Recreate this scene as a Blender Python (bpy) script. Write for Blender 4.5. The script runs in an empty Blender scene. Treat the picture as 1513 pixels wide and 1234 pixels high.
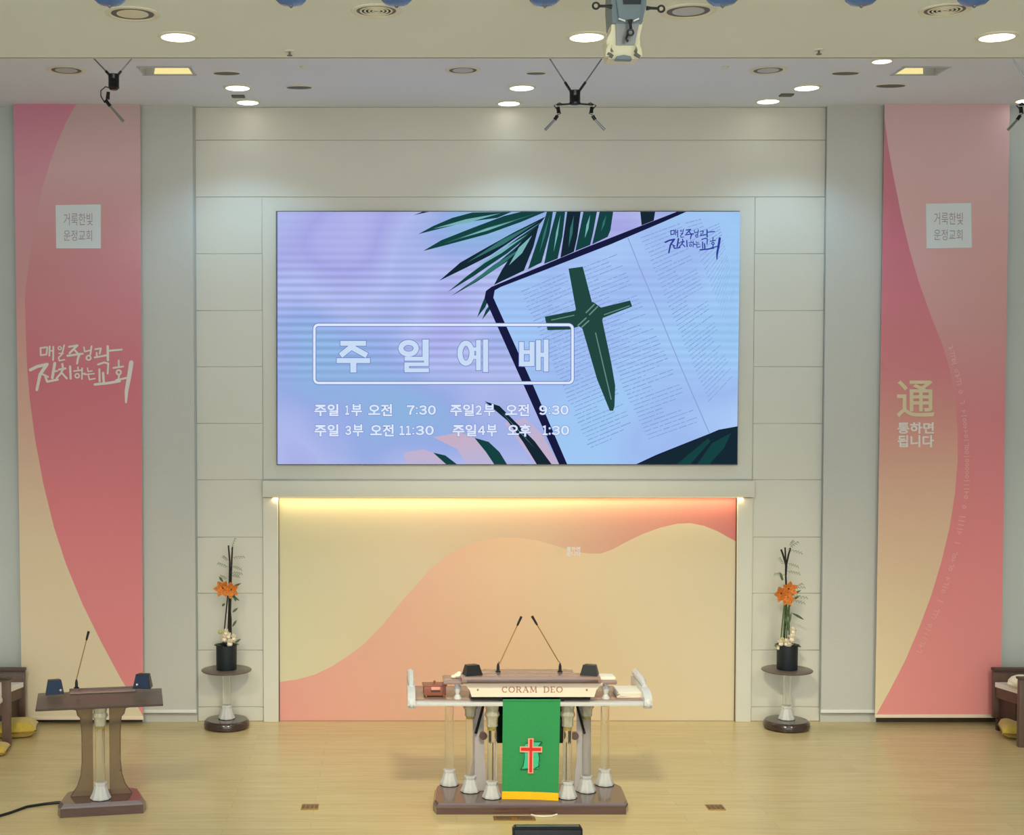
import bpy, bmesh, math, random
from mathutils import Vector, Matrix, Euler

# ------------------------------------------------------------------ camera
IW, IH = 1513, 1234
F, PX, PY, TP = 2050.0, 575.0, 643.8, 0.036
PITCH = math.atan(TP)
DW = 14.7                                   # camera to back wall
_k = (1066 - PY) / F                        # image drop of the wall's foot
HC = DW * (math.sin(PITCH) + _k * math.cos(PITCH)) / (math.cos(PITCH) - _k * math.sin(PITCH))
CAMX = -(751.0 - PX) / 139.5
CAM = Vector((CAMX, -DW, HC))
FWD = Vector((0, math.cos(PITCH), -math.sin(PITCH)))
UPV = Vector((0, math.sin(PITCH), math.cos(PITCH)))

scn = bpy.context.scene
cd = bpy.data.cameras.new('camera')
cam = bpy.data.objects.new('camera', cd)
scn.collection.objects.link(cam)
cam.location = CAM
cam.rotation_euler = (math.pi / 2 - PITCH, 0, 0)
cd.sensor_fit = 'HORIZONTAL'; cd.sensor_width = 36.0
cd.lens = F / IW * 36.0
cd.shift_x = (IW / 2 - PX) / IW
cd.shift_y = -(IH / 2 - PY) / IW
cd.clip_start = 0.05; cd.clip_end = 100
scn.camera = cam

scn.view_settings.view_transform = 'Standard'
scn.view_settings.look = 'None'
scn.view_settings.gamma = 1.0
scn.view_settings.use_curve_mapping = False
scn.view_settings.exposure = 0.0

wd = bpy.data.worlds.new('world'); scn.world = wd
wd.use_nodes = True
bg = wd.node_tree.nodes['Background']
bg.inputs[0].default_value = (0.86, 0.95, 1.0, 1)
bg.inputs[1].default_value = 2.6

def light(name, kind, loc, power, color, parent=None, target=None, **kw):
    ld = bpy.data.lights.new(name, kind); ld.energy = power; ld.color = color
    for k, v in kw.items(): setattr(ld, k, v)
    o = bpy.data.objects.new(name, ld); scn.collection.objects.link(o)
    o.location = loc
    if target is not None:
        o.rotation_euler = (Vector(target) - Vector(loc)).to_track_quat('-Z', 'Y').to_euler()
    if parent: o.parent = parent
    return o

WARM = (1.0, 0.92, 0.66); NEUT = (0.96, 1.0, 0.93); COOL = (0.45, 0.75, 1.0)
# hall lighting above and behind the photographer (ceiling panels of the hall)
light('hall_light', 'AREA', (-1.3, -12.0, 5.8), 120, NEUT, target=(0, 0, 2.0), shape='RECTANGLE', size=8, size_y=2.0)
# warm stage spots on the hall ceiling
light('stage_spot', 'SPOT', (-0.6, -8.5, 5.75), 1500, WARM, target=(0.2, -0.9, -0.3), spot_size=math.radians(54), spot_blend=0.9, shadow_soft_size=0.4)
light('stage_spot', 'SPOT', (-4.4, -8.5, 5.75), 800, WARM, target=(-5.2, -1.4, -0.6), spot_size=math.radians(54), spot_blend=1.0, shadow_soft_size=0.4)
light('stage_spot', 'SPOT', (4.4, -8.5, 5.75), 760, WARM, target=(5.0, -1.4, -0.6), spot_size=math.radians(54), spot_blend=1.0, shadow_soft_size=0.4)

# ------------------------------------------------------------------ pixel -> place helpers (layout only)
def ray(px, py):
    return Vector((1, 0, 0)) * ((px - PX) / F) + UPV * ((PY - py) / F) + FWD
def P(px, py, Y):
    d = ray(px, py); return CAM + d * ((Y - CAM.y) / d.y)
def PZ(px, py, z):
    d = ray(px, py); return CAM + d * ((z - CAM.z) / d.z)

# ------------------------------------------------------------------ materials
def lin(c):
    out = []
    for v in c[:3]:
        v = v / 255.0
        out.append(v / 12.92 if v <= 0.04045 else ((v + 0.055) / 1.055) ** 2.4)
    return (out[0], out[1], out[2], 1.0)

def mat(name, rgb, rough=0.5, metal=0.0, spec=0.5, var=0.04, scale=6.0, bump=0.0, stretch=(1, 1, 1), trans=0.0, ior=1.45, coat=0.0, sheen=0.0):
    m = bpy.data.materials.new(name); m.use_nodes = True
    nt = m.node_tree; b = nt.nodes['Principled BSDF']
    b.inputs['Roughness'].default_value = rough
    b.inputs['Metallic'].default_value = metal
    b.inputs['Specular IOR Level'].default_value = spec
    b.inputs['IOR'].default_value = ior
    b.inputs['Transmission Weight'].default_value = trans
    b.inputs['Coat Weight'].default_value = coat
    b.inputs['Coat Roughness'].default_value = 0.08
    b.inputs['Sheen Weight'].default_value = sheen
    tc = nt.nodes.new('ShaderNodeTexCoord'); mp = nt.nodes.new('ShaderNodeMapping')
    mp.inputs['Scale'].default_value = stretch
    nt.links.new(tc.outputs['Object'], mp.inputs[0])
    nz = nt.nodes.new('ShaderNodeTexNoise'); nz.inputs['Scale'].default_value = scale; nz.inputs['Detail'].default_value = 5
    nt.links.new(mp.outputs[0], nz.inputs['Vector'])
    rp = nt.nodes.new('ShaderNodeValToRGB')
    c = lin(rgb)
    rp.color_ramp.elements[0].position = 0.3; rp.color_ramp.elements[1].position = 0.7
    rp.color_ramp.elements[0].color = tuple(max(0, v * (1 - var)) for v in c[:3]) + (1,)
    rp.color_ramp.elements[1].color = tuple(min(1, v * (1 + var)) for v in c[:3]) + (1,)
    nt.links.new(nz.outputs['Fac'], rp.inputs[0]); nt.links.new(rp.outputs[0], b.inputs['Base Color'])
    if bump:
        bp = nt.nodes.new('ShaderNodeBump'); bp.inputs['Strength'].default_value = bump; bp.inputs['Distance'].default_value = 0.01
        nt.links.new(nz.outputs['Fac'], bp.inputs['Height']); nt.links.new(bp.outputs[0], b.inputs['Normal'])
    return m

def emit(name, rgb, strength=1.0):
    m = bpy.data.materials.new(name); m.use_nodes = True
    nt = m.node_tree; nt.nodes.clear()
    e = nt.nodes.new('ShaderNodeEmission'); e.inputs[0].default_value = lin(rgb); e.inputs[1].default_value = strength
    o = nt.nodes.new('ShaderNodeOutputMaterial'); nt.links.new(e.outputs[0], o.inputs[0])
    return m

def gradient_mat(name, axis, stops, rough=0.75, spec=0.2):
    """printed cloth / board: colour ramp along an object axis (0 x, 2 z); stops = [(metres, rgb)...]"""
    m = bpy.data.materials.new(name); m.use_nodes = True
    nt = m.node_tree; b = nt.nodes['Principled BSDF']
    b.inputs['Roughness'].default_value = rough; b.inputs['Specular IOR Level'].default_value = spec
    tc = nt.nodes.new('ShaderNodeTexCoord'); sp = nt.nodes.new('ShaderNodeSeparateXYZ')
    nt.links.new(tc.outputs['Object'], sp.inputs[0])
    lo, hi = stops[0][0], stops[-1][0]
    mr = nt.nodes.new('ShaderNodeMapRange'); mr.inputs['From Min'].default_value = lo; mr.inputs['From Max'].default_value = hi
    nt.links.new(sp.outputs[axis], mr.inputs['Value'])
    rp = nt.nodes.new('ShaderNodeValToRGB')
    els = rp.color_ramp.elements
    els[0].position = 0; els[0].color = lin(stops[0][1]); els[1].position = 1; els[1].color = lin(stops[-1][1])
    for s, c in stops[1:-1]:
        e = els.new((s - lo) / (hi - lo)); e.color = lin(c)
    nt.links.new(mr.outputs[0], rp.inputs[0]); nt.links.new(rp.outputs[0], b.inputs['Base Color'])
    return m

M = dict(
    wall=mat('painted_wall_panel', (222, 218, 205), 0.55, var=0.02, scale=1.2),
    wallside=mat('painted_side_wall', (200, 204, 200), 0.6, var=0.03, scale=1.0),
    ceil_hall=mat('hall_ceiling_paint', (238, 242, 236), 0.8, var=0.02, scale=0.8),
    ceil_stage=mat('stage_ceiling_paint', (232, 236, 250), 0.8, var=0.02, scale=0.8),
    darkbrown=mat('dark_brown_lacquer', (62, 47, 43), 0.2, var=0.15, scale=3, coat=0.5),
    base=mat('dark_skirting', (82, 64, 44), 0.4, var=0.1),
    blind=mat('grey_screen_cloth', (205, 203, 196), 0.8, var=0.02, scale=40, spec=0.2),
    white=mat('white_trim', (236, 234, 228), 0.45, var=0.01),
    cream=mat('cream_board', (245, 226, 205), 0.4, var=0.02),
    brown=mat('gloss_brown_wood', (92, 66, 60), 0.16, var=0.15, scale=3, stretch=(1, 12, 12), coat=0.6),
    brownlite=mat('mauve_brown_board', (150, 122, 112), 0.25, var=0.06, scale=4, stretch=(1, 10, 10), coat=0.4),
    boxwood=mat('reddish_wood', (150, 84, 62), 0.35, var=0.12, scale=8, stretch=(1, 6, 6)),
    pewwood=mat('dark_pew_wood', (104, 82, 72), 0.35, var=0.12, scale=4, stretch=(6, 6, 1)),
    pewdark=mat('deep_brown_pew_wood', (74, 56, 48), 0.4, var=0.1, scale=4),  # darker brown wood for rails, panels and trim
    glass=mat('clear_glass', (250, 250, 244), 0.06, trans=0.96, ior=1.35, var=0.0),
    frost=mat('frosted_cut_glass', (255, 255, 254), 0.16, trans=0.4, ior=1.35, var=0.05, scale=30, bump=0.5),
    capglass=mat('grey_green_moulded_glass', (222, 218, 196), 0.25, trans=0.45, ior=1.4, var=0.08, scale=24, bump=0.4),
    smoke=mat('smoked_acrylic', (170, 150, 124), 0.12, trans=0.62, ior=1.2, var=0.02),
    smokegrey=mat('smoked_grey_acrylic', (206, 198, 200), 0.2, trans=0.3, ior=1.2, var=0.02),
    topsmoke=mat('dark_smoked_top', (116, 100, 90), 0.28, trans=0.12, ior=1.3, var=0.12, scale=30, stretch=(3, 1, 1), coat=0.1),
    black=mat('black_plastic', (26, 27, 30), 0.4, var=0.1),
    blackgloss=mat('black_gloss', (14, 15, 18), 0.15, var=0.05),
    navy=mat('blue_black_cloth_grille', (16, 42, 76), 0.6, var=0.15, scale=60),
    pot=mat('black_pot', (30, 38, 44), 0.5, var=0.1, scale=8),
    steel=mat('grey_steel', (150, 152, 155), 0.3, metal=0.9, var=0.05),
    chrome=mat('polished_metal', (230, 228, 222), 0.12, metal=1.0, var=0.01),
    gold=mat('brass', (176, 140, 70), 0.35, metal=0.7, var=0.08),
    projgrey=mat('blue_grey_casing', (112, 126, 132), 0.4, var=0.05),
    projlight=mat('pale_casing', (232, 224, 190), 0.35, var=0.03),
    green=mat('green_antependium_cloth', (54, 146, 86), 0.85, var=0.05, scale=60, sheen=0.2, spec=0.15),
    yellow=mat('yellow_cloth_band', (250, 196, 40), 0.8, var=0.04, scale=60, spec=0.15),
    teal=mat('teal_thread', (62, 190, 140), 0.8, var=0.06, scale=60),
    dkgreen=mat('dark_green_thread', (10, 84, 52), 0.8, var=0.05),
    red=mat('red_thread', (214, 44, 36), 0.7, var=0.05),
    pinkthread=mat('pale_pink_thread', (244, 160, 140), 0.7, var=0.05),
    cushion=mat('white_seat_cloth', (240, 232, 222), 0.8, var=0.02),
    cushyellow=mat('yellow_velvet', (206, 176, 66), 0.8, var=0.1, scale=30, sheen=0.4),
    paper=mat('white_paper', (250, 240, 220), 0.7, var=0.01),
    signink=mat('brown_lettering', (176, 130, 104), 0.5, var=0.02),
    stem=mat('dark_twig', (38, 34, 30), 0.7, var=0.2, scale=20),
    leafgreen=mat('dull_green_leaf', (84, 104, 66), 0.6, var=0.25, scale=30),
    fern=mat('pale_fern', (134, 146, 112), 0.7, var=0.2, scale=30),
    lily=mat('orange_petal', (240, 138, 62), 0.6, var=0.4, scale=60),
    lilydark=mat('dark_red_centre', (120, 40, 24), 0.6, var=0.2, scale=40),
    rose=mat('cream_petal', (255, 240, 216), 0.6, var=0.05, scale=30),
    rosegreen=mat('greenish_petal', (200, 196, 120), 0.6, var=0.1, scale=30),
    lampblue=mat('ribbed_blue_glass', (70, 110, 170), 0.2, var=0.1, coat=0.5),
    ventgrey=mat('vent_shadow_grey', (104, 102, 100), 0.6, var=0.05),
    ventwhite=mat('vent_white', (232, 226, 206), 0.5, var=0.02),
    ventdisc=mat('vent_disc', (196, 196, 200), 0.5, var=0.02),
    print_white=mat('white_print', (236, 226, 220), 0.7, var=0.02),
    print_cream=mat('cream_print', (226, 208, 170), 0.7, var=0.02),
    print_label=mat('pale_label', (226, 232, 236), 0.6, var=0.01),
    print_ink=mat('grey_pink_ink', (178, 160, 168), 0.7, var=0.02),
    print_pink=mat('light_pink_print', (240, 178, 172), 0.7, var=0.02),
    silver=mat('silver_marks', (216, 210, 204), 0.3, metal=0.6, var=0.02),
    lamp=emit('lamp_glow', (255, 252, 240), 4.0),
    warmstrip=emit('warm_led_strip', (255, 226, 150), 3.0),
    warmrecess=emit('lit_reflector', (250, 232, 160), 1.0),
)

def floor_material():
    m = bpy.data.materials.new('laminate_floor'); m.use_nodes = True
    nt = m.node_tree; N = nt.nodes; L = nt.links; b = N['Principled BSDF']
    tc = N.new('ShaderNodeTexCoord')
    mp = N.new('ShaderNodeMapping'); mp.inputs['Scale'].default_value = (0.7, 9, 1)
    L.new(tc.outputs['Object'], mp.inputs[0])
    nz = N.new('ShaderNodeTexNoise'); nz.inputs['Scale'].default_value = 2.2; nz.inputs['Detail'].default_value = 7; nz.inputs['Roughness'].default_value = 0.6
    L.new(mp.outputs[0], nz.inputs['Vector'])
    rp = N.new('ShaderNodeValToRGB')
    rp.color_ramp.elements[0].position = 0.3; rp.color_ramp.elements[0].color = lin((204, 182, 130))
    rp.color_ramp.elements[1].position = 0.75; rp.color_ramp.elements[1].color = lin((220, 200, 152))
    L.new(nz.outputs['Fac'], rp.inputs[0])
    br = N.new('ShaderNodeTexBrick'); br.inputs['Scale'].default_value = 1.0
    br.inputs['Brick Width'].default_value = 1.9; br.inputs['Row Height'].default_value = 0.19
    br.inputs['Mortar Size'].default_value = 0.002; br.offset = 0.37
    br.inputs['Color1'].default_value = (1, 1, 1, 1); br.inputs['Color2'].default_value = (0.94, 0.94, 0.93, 1)
    br.inputs['Mortar'].default_value = (0.8, 0.78, 0.74, 1)
    L.new(tc.outputs['Object'], br.inputs['Vector'])
    mx = N.new('ShaderNodeMix'); mx.data_type = 'RGBA'; mx.blend_type = 'MULTIPLY'; mx.inputs[0].default_value = 1.0
    L.new(rp.outputs[0], mx.inputs[6]); L.new(br.outputs['Color'], mx.inputs[7])
    L.new(mx.outputs[2], b.inputs['Base Color'])
    b.inputs['Roughness'].default_value = 0.27
    b.inputs['Specular IOR Level'].default_value = 0.5
    return m
M['floor'] = floor_material()

def screen_material(name, cols, strength, bands=0.10):
    """emitting LED picture ground: soft cloud of colours plus the rows of the LED matrix"""
    m = bpy.data.materials.new(name); m.use_nodes = True
    nt = m.node_tree; N = nt.nodes; L = nt.links; N.clear()
    tc = N.new('ShaderNodeTexCoord')
    nz = N.new('ShaderNodeTexNoise'); nz.inputs['Scale'].default_value = 0.55; nz.inputs['Detail'].default_value = 1.5
    L.new(tc.outputs['Object'], nz.inputs['Vector'])
    rp = N.new('ShaderNodeValToRGB'); els = rp.color_ramp.elements
    els[0].position = 0.34; els[0].color = lin(cols[0]); els[1].position = 0.66; els[1].color = lin(cols[-1])
    for i, c in enumerate(cols[1:-1]):
        e = els.new(0.34 + 0.32 * (i + 1) / (len(cols) - 1)); e.color = lin(c)
    L.new(nz.outputs['Fac'], rp.inputs[0])
    sp = N.new('ShaderNodeSeparateXYZ'); L.new(tc.outputs['Object'], sp.inputs[0])
    def math_(op, a, b_=None):
        n = N.new('ShaderNodeMath'); n.operation = op
        for i, v in enumerate((a, b_)):
            if v is None: continue
            if hasattr(v, 'is_linked') or hasattr(v, 'links'): L.new(v, n.inputs[i])
            else: n.inputs[i].default_value = v
        return n.outputs[0]
    z = sp.outputs[2]
    s = math_('SINE', math_('MULTIPLY', z, 2 * math.pi / 0.083))
    # mask: strongest between 1.0 and 2.3 m above the screen's lower edge (local z)
    mk = N.new('ShaderNodeValToRGB'); e = mk.color_ramp.elements
    e[0].position = 0.30; e[0].color = (0, 0, 0, 1); e[1].position = 1.0; e[1].color = (0.15, 0.15, 0.15, 1)
    q = e.new(0.40); q.color = (1, 1, 1, 1); q = e.new(0.72); q.color = (1, 1, 1, 1); q = e.new(0.86); q.color = (0.2, 0.2, 0.2, 1)
    L.new(math_('DIVIDE', z, 2.67), mk.inputs[0])
    amt = math_('MULTIPLY', math_('MULTIPLY', s, mk.outputs[0]), bands)
    fac = math_('ADD', amt, 1.0)
    vm = N.new('ShaderNodeVectorMath'); vm.operation = 'SCALE'
    L.new(rp.outputs[0], vm.inputs[0]); L.new(fac, vm.inputs['Scale'])
    em = N.new('ShaderNodeEmission'); em.inputs[1].default_value = strength
    L.new(vm.outputs[0], em.inputs[0])
    o = N.new('ShaderNodeOutputMaterial'); L.new(em.outputs[0], o.inputs[0])
    return m

# ------------------------------------------------------------------ mesh helpers
class MB:
    def __init__(self): self.bm = bmesh.new()
    def box(self, c, s, rot=None, bevel=0.0, seg=2):
        mtx = Matrix.Translation(Vector(c))
        if rot is not None: mtx = mtx @ Euler(rot).to_matrix().to_4x4()
        mtx = mtx @ Matrix.Diagonal((s[0], s[1], s[2], 1))
        r = bmesh.ops.create_cube(self.bm, size=1.0, matrix=mtx)
        if bevel:
            es = list({e for v in r['verts'] for e in v.link_edges})
            bmesh.ops.bevel(self.bm, geom=es, offset=bevel, segments=seg, affect='EDGES', profile=0.6)
        return self
    def quad(self, pts):
        self.bm.faces.new([self.bm.verts.new(p) for p in pts]); return self
    def prism(self, pts, axis, thick):
        """pts = outline (3-D), extruded by vector axis*thick"""
        a = Vector(axis) * thick
        v0 = [self.bm.verts.new(Vector(p)) for p in pts]; v1 = [self.bm.verts.new(Vector(p) + a) for p in pts]
        n = len(pts)
        self.bm.faces.new(v0); self.bm.faces.new(v1[::-1])
        for i in range(n): self.bm.faces.new((v0[i], v1[i], v1[(i + 1) % n], v0[(i + 1) % n]))
        return self
    def lathe(self, prof, c=(0, 0, 0), n=28, flute=0, depth=0.0, rot=None, sx=1.0, sy=1.0):
        R = Euler(rot).to_matrix() if rot is not None else None
        rings = []
        for r, z in prof:
            ring = []
            for i in range(n):
                t = 2 * math.pi * i / n
                rr = r * (1 + (depth * math.cos(flute * t) if flute else 0))
                p = Vector((rr * math.cos(t) * sx, rr * math.sin(t) * sy, z))
                if R: p = R @ p
                ring.append(self.bm.verts.new(p + Vector(c)))
            rings.append(ring)
        for a, b in zip(rings, rings[1:]):
            for i in range(n): self.bm.faces.new((a[i], a[(i + 1) % n], b[(i + 1) % n], b[i]))
        self.bm.faces.new(rings[0][::-1]); self.bm.faces.new(rings[-1])
        return self
    def tube(self, pts, r, n=8):
        pts = [Vector(p) for p in pts]; rs = r if isinstance(r, (list, tuple)) else [r] * len(pts)
        rings = []
        for i, p in enumerate(pts):
            d = (pts[min(i + 1, len(pts) - 1)] - pts[max(i - 1, 0)]).normalized()
            a = d.orthogonal().normalized() if i == 0 else (a_prev - d * a_prev.dot(d)).normalized()
            a_prev = a; b = d.cross(a)
            rings.append([self.bm.verts.new(p + (a * math.cos(2 * math.pi * k / n) + b * math.sin(2 * math.pi * k / n)) * rs[i]) for k in range(n)])
        for a, b in zip(rings, rings[1:]):
            for k in range(n): self.bm.faces.new((a[k], a[(k + 1) % n], b[(k + 1) % n], b[k]))
        self.bm.faces.new(rings[0][::-1]); self.bm.faces.new(rings[-1])
        return self
    def sphere(self, c, r, s=(1, 1, 1), seg=12):
        bmesh.ops.create_uvsphere(self.bm, u_segments=seg, v_segments=max(6, seg // 2), radius=r, matrix=Matrix.Translation(Vector(c)) @ Matrix.Diagonal((*s, 1)))
        return self
    def leaf(self, base, d, length, width, up=(0, 0, 1), curl=0.3, n=5, thick=0.0):
        base = Vector(base); d = Vector(d).normalized(); up = Vector(up)
        side = d.cross(up)
        side = side.normalized() if side.length > 1e-4 else d.orthogonal().normalized()
        nrm = side.cross(d).normalized()
        L_, C_, R_ = [], [], []
        for i in range(n + 1):
            t = i / n
            w = width * math.sin(math.pi * min(0.98, 0.08 + 0.9 * t)) * 0.5
            c = base + d * length * t - nrm * curl * length * t * t
            L_.append(self.bm.verts.new(c - side * w + nrm * w * 0.35)); C_.append(self.bm.verts.new(c)); R_.append(self.bm.verts.new(c + side * w + nrm * w * 0.35))
        for i in range(n):
            self.bm.faces.new((L_[i], C_[i], C_[i + 1], L_[i + 1])); self.bm.faces.new((C_[i], R_[i], R_[i + 1], C_[i + 1]))
        return self
    def build(self, name, m, parent=None, smooth=True, loc=None):
        bm = self.bm
        bmesh.ops.recalc_face_normals(bm, faces=bm.faces)
        me = bpy.data.meshes.new(name); bm.to_mesh(me); bm.free()
        if smooth:
            me.shade_smooth(); me.set_sharp_from_angle(angle=math.radians(38))
        for mm in (m if isinstance(m, (list, tuple)) else [m]): me.materials.append(mm)
        o = bpy.data.objects.new(name, me); scn.collection.objects.link(o)
        if parent: o.parent = parent
        if loc is not None: o.location = loc
        return o

def tag(o, label, cat, group=None):
    o['label'] = label; o['category'] = cat
    if group: o['group'] = group
    return o
def thing(name, label, cat, loc=(0, 0, 0), group=None, rz=0.0):
    o = bpy.data.objects.new(name, None); o.empty_display_size = 0.1; scn.collection.objects.link(o)
    o.location = loc; o.rotation_euler = (0, 0, rz)
    return tag(o, label, cat, group)
def struct(o): o['kind'] = 'structure'; return o
def plab(o, label): o['label'] = label; return o
def copy_tree(src, parent=None):
    c = src.copy(); scn.collection.objects.link(c); c.parent = parent
    for ch in list(src.children):
        copy_tree(ch, c)
    return c

# flat print drawn on a vertical plane y = Y (all relative to origin O)
def flat(pts, Y, O, name, m, parent):
    b = MB(); b.quad([P(x, y, Y) - O for x, y in pts]); return b.build(name, m, parent, smooth=False)
def flats(polys, Y, O, name, m, parent):
    b = MB()
    for i, pts in enumerate(polys): b.quad([P(x, y, Y - 0.00012 * (i % 9)) - O for x, y in pts])
    return b.build(name, m, parent, smooth=False)
def stroke_polys(pts, w):
    """polyline -> overlapping quads and round joints, 2-D"""
    out = []; ws = w if isinstance(w, (list, tuple)) else [w] * len(pts)
    for (a, b), (wa, wb) in zip(zip(pts, pts[1:]), zip(ws, ws[1:])):
        dx, dy = b[0] - a[0], b[1] - a[1]; l = math.hypot(dx, dy) or 1
        nx, ny = -dy / l, dx / l
        out.append([(a[0] + nx * wa / 2, a[1] + ny * wa / 2), (b[0] + nx * wb / 2, b[1] + ny * wb / 2), (b[0] - nx * wb / 2, b[1] - ny * wb / 2), (a[0] - nx * wa / 2, a[1] - ny * wa / 2)])
    for p, ww in zip(pts, ws):
        out.append([(p[0] + math.cos(k * math.pi / 4) * ww / 2, p[1] + math.sin(k * math.pi / 4) * ww / 2) for k in range(8)])
    return out
def circle_pts(cx, cy, rx, ry=None, n=10):
    ry = ry or rx
    return [(cx + rx * math.cos(2 * math.pi * k / n), cy + ry * math.sin(2 * math.pi * k / n)) for k in range(n + 1)]

def text_mesh(body, bold=0.0, spacing=1.0, line=1.0):
    cu = bpy.data.curves.new('text', 'FONT'); cu.body = body; cu.offset = bold; cu.space_character = spacing; cu.space_line = line
    cu.align_x = 'LEFT'; cu.resolution_u = 3
    ob = bpy.data.objects.new('text', cu); scn.collection.objects.link(ob)
    bpy.context.view_layer.update()
    me = bpy.data.meshes.new_from_object(ob.evaluated_get(bpy.context.evaluated_depsgraph_get()))
    bpy.data.objects.remove(ob); bpy.data.curves.remove(cu)
    return me
def text_px(body, box, Y, O, name, m, parent, bold=0.0, spacing=1.0, line=1.0):
    """flat lettering filling pixel box (x0,y0,x1,y1) on plane y=Y"""
    me = text_mesh(body, bold, spacing, line)
    xs = [v.co.x for v in me.vertices]; ys = [v.co.y for v in me.vertices]
    x0, x1, y0, y1 = min(xs), max(xs), min(ys), max(ys)
    for v in me.vertices:
        u = (v.co.x - x0) / (x1 - x0); w = (v.co.y - y0) / (y1 - y0)
        v.co = P(box[0] + u * (box[2] - box[0]), box[3] - w * (box[3] - box[1]), Y) - O
    me.materials.clear(); me.materials.append(m)
    o = bpy.data.objects.new(name, me); me.name = name; scn.collection.objects.link(o); o.parent = parent
    if len(body) > 1: o['kind'] = 'stuff'
    return o

# ------------------------------------------------------------------ setting: floor, walls, ceilings
ZS = P(750, 158, 0).z                       # stage ceiling
ZF = HC + (HC * 0 + 2.40) - 0.0             # hall ceiling (lower)
_e = PZ(750, 86, ZF)                        # its edge
YE = _e.y
struct(MB().box((0, -2.4, -0.05), (13.2, 5.2, 0.1)).build('floor', M['floor'], smooth=False))
struct(MB().box((0, -12.0, -1.05), (13.2, 13.9, 0.1)).build('floor', M['floor'], smooth=False))
struct(MB().box((0, -5.02, -0.55), (13.2, 0.04, 0.9)).build('wall_stage', M['pewwood'], smooth=False))
struct(MB().box((0, YE / 2 + 0.1, ZS + 0.05), (13.2, abs(YE) + 0.4, 0.1)).build('ceiling', M['ceil_stage'], smooth=False))
struct(MB().box((0, YE - 7.2, ZF + 0.05), (13.2, 14.4, 0.1)).build('ceiling', M['ceil_hall'], smooth=False))
struct(MB().box((0, YE + 0.0, (ZF + ZS) / 2 + 0.0), (13.2, 0.06, ZS - ZF + 0.0), bevel=0.015).build('trim_1', M['ceil_hall']))
for s, nm in ((-1, 'wall_left'), (1, 'wall_right')):
    struct(MB().box((s * 6.65, -9.5, 2.7), (0.1, 19.4, 7.6)).build(nm, M['wallside'], smooth=False))

# back wall: two outer fields, panelled centre, niche
XL, XR = P(290, 600, 0).x, P(1216, 600, 0).x
for s, (a, b) in ((-1, (-6.6, XL)), (1, (XR, 6.6))):
    struct(MB().box(((a + b) / 2, 0.05, ZS / 2), (b - a, 0.1, ZS)).build('wall_back', M['wallside'], smooth=False))
wb = struct(MB().box(((XL + XR) / 2, 0.60, ZS / 2), (XR - XL, 0.1, ZS)).build('wall_back', M['wallside'], smooth=False))
JX0, JX1 = P(388, 600, 0).x, P(1113, 600, 0).x
NX0, NX1 = P(412, 900, 0).x, P(1087, 900, 0).x
PT = 0.05                                   # panel thickness
def zpx(y): return P(750, y, 0).z
def panel(x0, x1, z0, z1, thick=PT):
    g = 0.003; thick = 0.010
    return MB().box(((x0 + x1) / 2, 0.006 + thick / 2, (z0 + z1) / 2), (x1 - x0 - g, thick, z1 - z0 - g), bevel=0.004, seg=1).build('wall_panel', M['wall'], wb)
struct(MB().box(((XL + XR) / 2, 0.027, (zpx(711) + ZS) / 2), (XR - XL, 0.02, ZS - zpx(711))).build('wall_back', M['wall'], smooth=False))
for a, b in ((XL, NX0), (NX1, XR)):
    struct(MB().box(((a + b) / 2, 0.027, zpx(711) / 2), (b - a, 0.02, zpx(711))).build('wall_back', M['wall'], smooth=False))
rows = [158, 207, 291, 375, 459, 542, 626, 709, 794, 877, 961, 1045, 1066]
zr = [zpx(y) for y in rows]; zr[0] = ZS; zr[-1] = 0
for i in range(2): panel(XL, XR, zr[i + 1], zr[i])
for i in range(2, len(zr) - 1):
    panel(XL, JX0, zr[i + 1], zr[i]); panel(JX1, XR, zr[i + 1], zr[i])
panel(JX0, JX1, zpx(709), zr[2])
# pilasters beside the niche
for a, b in ((JX0, NX0), (NX1, JX1)):
    MB().box(((a + b) / 2, -0.012, zpx(735) / 2), (b - a - .003, 0.05, zpx(735)), bevel=0.004, seg=1).build('pilaster', M['wall'], wb)
# niche
ZN = zpx(736)
niche = thing('niche_board', 'large peach and pink printed board with flowing wave behind the pulpit', 'backdrop', (0, 0.02, 0))
O = Vector((0, 0.02, 0))
YB = 0.02
curve = [(412, 1008), (440, 1004), (465, 997), (490, 985), (515, 969), (540, 950), (565, 924), (590, 893), (612, 868), (635, 842), (660, 822), (685, 808), (712, 799), (740, 795), (768, 795), (795, 799), (820, 806), (845, 814), (868, 818), (888, 818), (905, 812), (925, 801), (950, 789), (975, 780), (1000, 774), (1020, 773), (1040, 777), (1060, 785), (1087, 800)]
def bx_(px, y=900): return P(px, y, YB).x
up_mat = gradient_mat('board_upper_print', 0, [(bx_(412), (222, 214, 178)), (bx_(620), (228, 206, 174)), (bx_(800), (226, 190, 162)), (bx_(930), (224, 166, 148)), (bx_(1087), (222, 134, 130))])
lo_mat = gradient_mat('board_lower_print', 0, [(bx_(412), (236, 166, 156)), (bx_(560), (238, 182, 160)), (bx_(740), (240, 200, 166)), (bx_(900), (232, 208, 172)), (bx_(1087), (226, 210, 178))])
lo = MB(); lo.quad([P(x, y, YB) - O for x, y in curve] + [P(1087, 1066, YB) - O, P(412, 1066, YB) - O])
for v in lo.bm.verts:
    if v.co.z < 0.02: v.co.z = 0.004
lo.build('wave_field', lo_mat, niche, smooth=False)
up = MB(); up.quad([P(x, y, YB) - O for x, y in curve][::-1] + [P(412, 736, YB) - O, P(1087, 736, YB) - O])
up.build('upper_field', up_mat, niche, smooth=False)
MB().box(((NX0 + NX1) / 2, 0.02, ZN / 2 + 0.002), (NX1 - NX0 - 0.012, 0.03, ZN - 0.004)).build('backing_board', M['white'], niche, smooth=False)
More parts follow.
